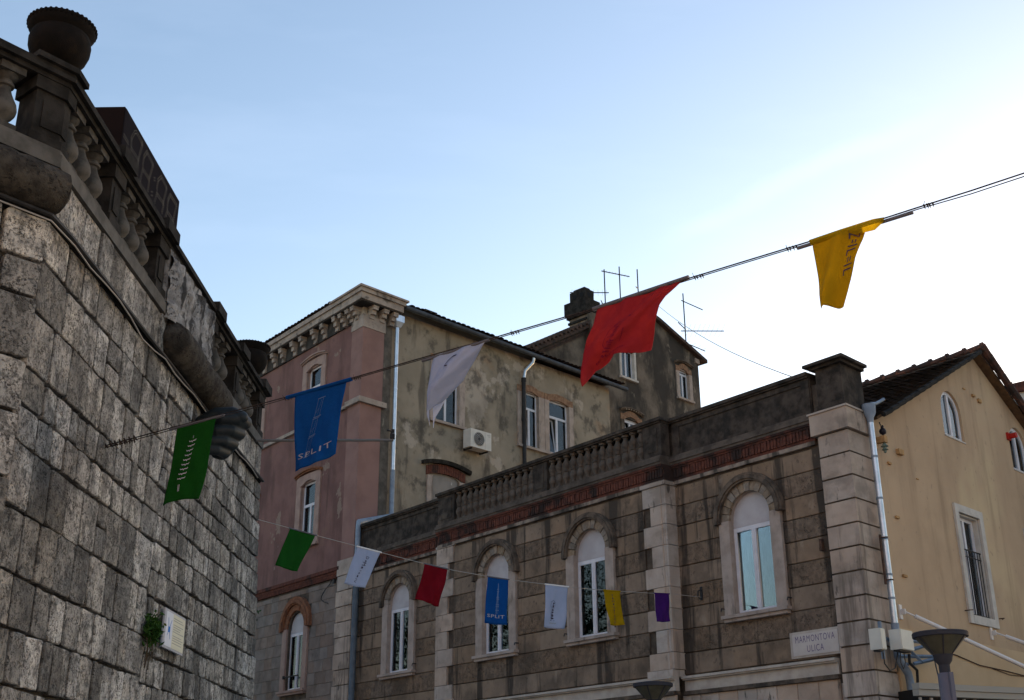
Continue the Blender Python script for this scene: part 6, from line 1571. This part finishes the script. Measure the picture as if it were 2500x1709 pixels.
f2('small white flag with a standing figure drawing, between the two arched windows', [(6.437, 5.754), (7.07, 5.784), (6.952, 4.986), (6.379, 4.963)], M_whitec, .016, .8, [('figure_drawing', bars(figw), M_inkd), ('lettering', bars(nw), M_inkg)], M_wbar)
f2('small yellow flag with a column of dark letters, before the third arched window', [(8.136, 5.854), (8.636, 5.9), (8.737, 5.254), (8.275, 5.192)], M_yellowc, .018, .5, [('lettering', sum([letters(c, .47 - .008 * i, .14 + i * .085, .14 if c != 'I' else .06, .05) for i, c in enumerate('TIMINITIMO')], []), M_inkd)], M_yellowc)
f2('small purple flag without print, before the pale pier', [(9.779, 5.992), (10.27, 6.053), (10.264, 5.48), (9.801, 5.425)], M_purple, .012, .3, (), M_purple)

# ------------------------------------------------------------------ trees across the street (seen mirrored in the panes)
def tree(label, loc, h, r, seed):
    random.seed(seed)
    t = thing('broadleaf_tree', label, 'tree', loc, 0, 'trees mirrored in the windows')
    m = MB(); m.tube([(0, 0, 0), (.1, .05, h * .3), (0, 0, h * .55), (.1, .1, h * .8)], .22, 8, .06)
    for k in range(9):
        a = ru(0, 6.28); z = h * ru(.4, .7); m.tube([(0, 0, z), (math.cos(a) * r * .4, math.sin(a) * r * .4, z + h * .1), (math.cos(a) * r * .8, math.sin(a) * r * .8, z + h * .14)], .07, 5, .02)
    obj('trunk', m, M_bark, t)
    m = MB()
    cl = [Vector((random.gauss(0, .45) * r, random.gauss(0, .45) * r, h * .72 + random.gauss(0, .14) * h)) for _ in range(110)]
    for c in cl:
        for k in range(110):
            p = c + Vector((random.gauss(0, 1), random.gauss(0, 1), random.gauss(0, .7))) * r * .16
            d1 = Vector((ru(-1, 1), ru(-1, 1), ru(-1, 1))).normalized(); d2 = d1.cross(Vector((ru(-1, 1), ru(-1, 1), .3))).normalized(); l, w = ru(.04, .085), ru(.02, .045)
            m.add([tuple(p - d1 * l), tuple(p + d2 * w), tuple(p + d1 * l), tuple(p - d2 * w)], [(0, 1, 2, 3)])
    obj('crown', m, M_leaf2, t, fix=False)
tree('leafy tree on the left of the street, seen only mirrored in the window panes', (-14.5, 31.5, 0), 11.5, 3.0, 5)
tree('second leafy tree further left, seen only mirrored in the window panes', (-12.5, 36.5, 0), 10.5, 2.6, 9)

# ------------------------------------------------------------------ houses added out of view to bounce or block the low sun
M_cream = mat('cream_street_stucco', (0.42, 0.36, 0.30), (0.37, 0.32, 0.27), 0.6, 0.92, 0.1, 30)
def added_house(label, x, y, face, w, h, dep):
    """front faces the direction 'face' (degrees clockwise from straight ahead)"""
    a = math.radians(face)
    t = thing('added_house', label, 'house', (x, y, 0), -a, 'houses added out of view')
    m = MB(); m.box(-w / 2, w / 2, -dep, 0, 0, h); obj('wall', m, M_cream, t)
    m = MB(); m.box(-w / 2 - .4, w / 2 + .4, -dep, .5, h, h + .3); m.add([(-w / 2 - .4, .5, h + .3), (w / 2 + .4, .5, h + .3), (w / 2 + .4, -dep / 2, h + 2.2), (-w / 2 - .4, -dep / 2, h + 2.2)], [(0, 1, 2, 3)]); obj('roof', m, M_tile, t)
    n = int(w / 3.2)
    for i in range(n):
        for j in range(int(h / 3.6)):
            cx = -w / 2 + (i + .5) * w / n; z = 1.2 + j * 3.6
            f = MB(); f.box(cx - .7, cx - .5, 0, .06, z, z + 2); f.box(cx + .5, cx + .7, 0, .06, z, z + 2); f.box(cx - .7, cx + .7, 0, .1, z - .15, z - .001); f.box(cx - .7, cx + .7, 0, .08, z + 2.001, z + 2.2)
            q = obj('window', f, M_white, t); p = MB(); p.box(cx - .5, cx + .5, .01, .03, z, z + 2); obj('pane', p, M_dcurt, q)
added_house('cream house to the left behind the bastion, added out of view to bounce the low sun', -30, 7, 48, 26, 17, 10)
added_house('cream house behind the camera on the left, added out of view to bounce the low sun', -17, -13, 35, 22, 17, 10)
added_house('cream house behind the camera on the right, added out of view to bounce the low sun', 8, -20, 10, 24, 17, 10)
t = FB.thing('added_house', 'plain house added out of view beyond the yellow gable to block the low sun', 'house', 18.5, 0, 0, 'houses added out of view')  # unseen block, added to keep the low sun off the street lamp
m = FB.mb(); m.box(0, 26, -9, 0, 0, 11.5); obj('wall', m, M_cream, t)
m = FB.mb(); m.box(-.2, 26.2, -9.2, .4, 11.5, 11.8); obj('roof', m, M_tile, t)
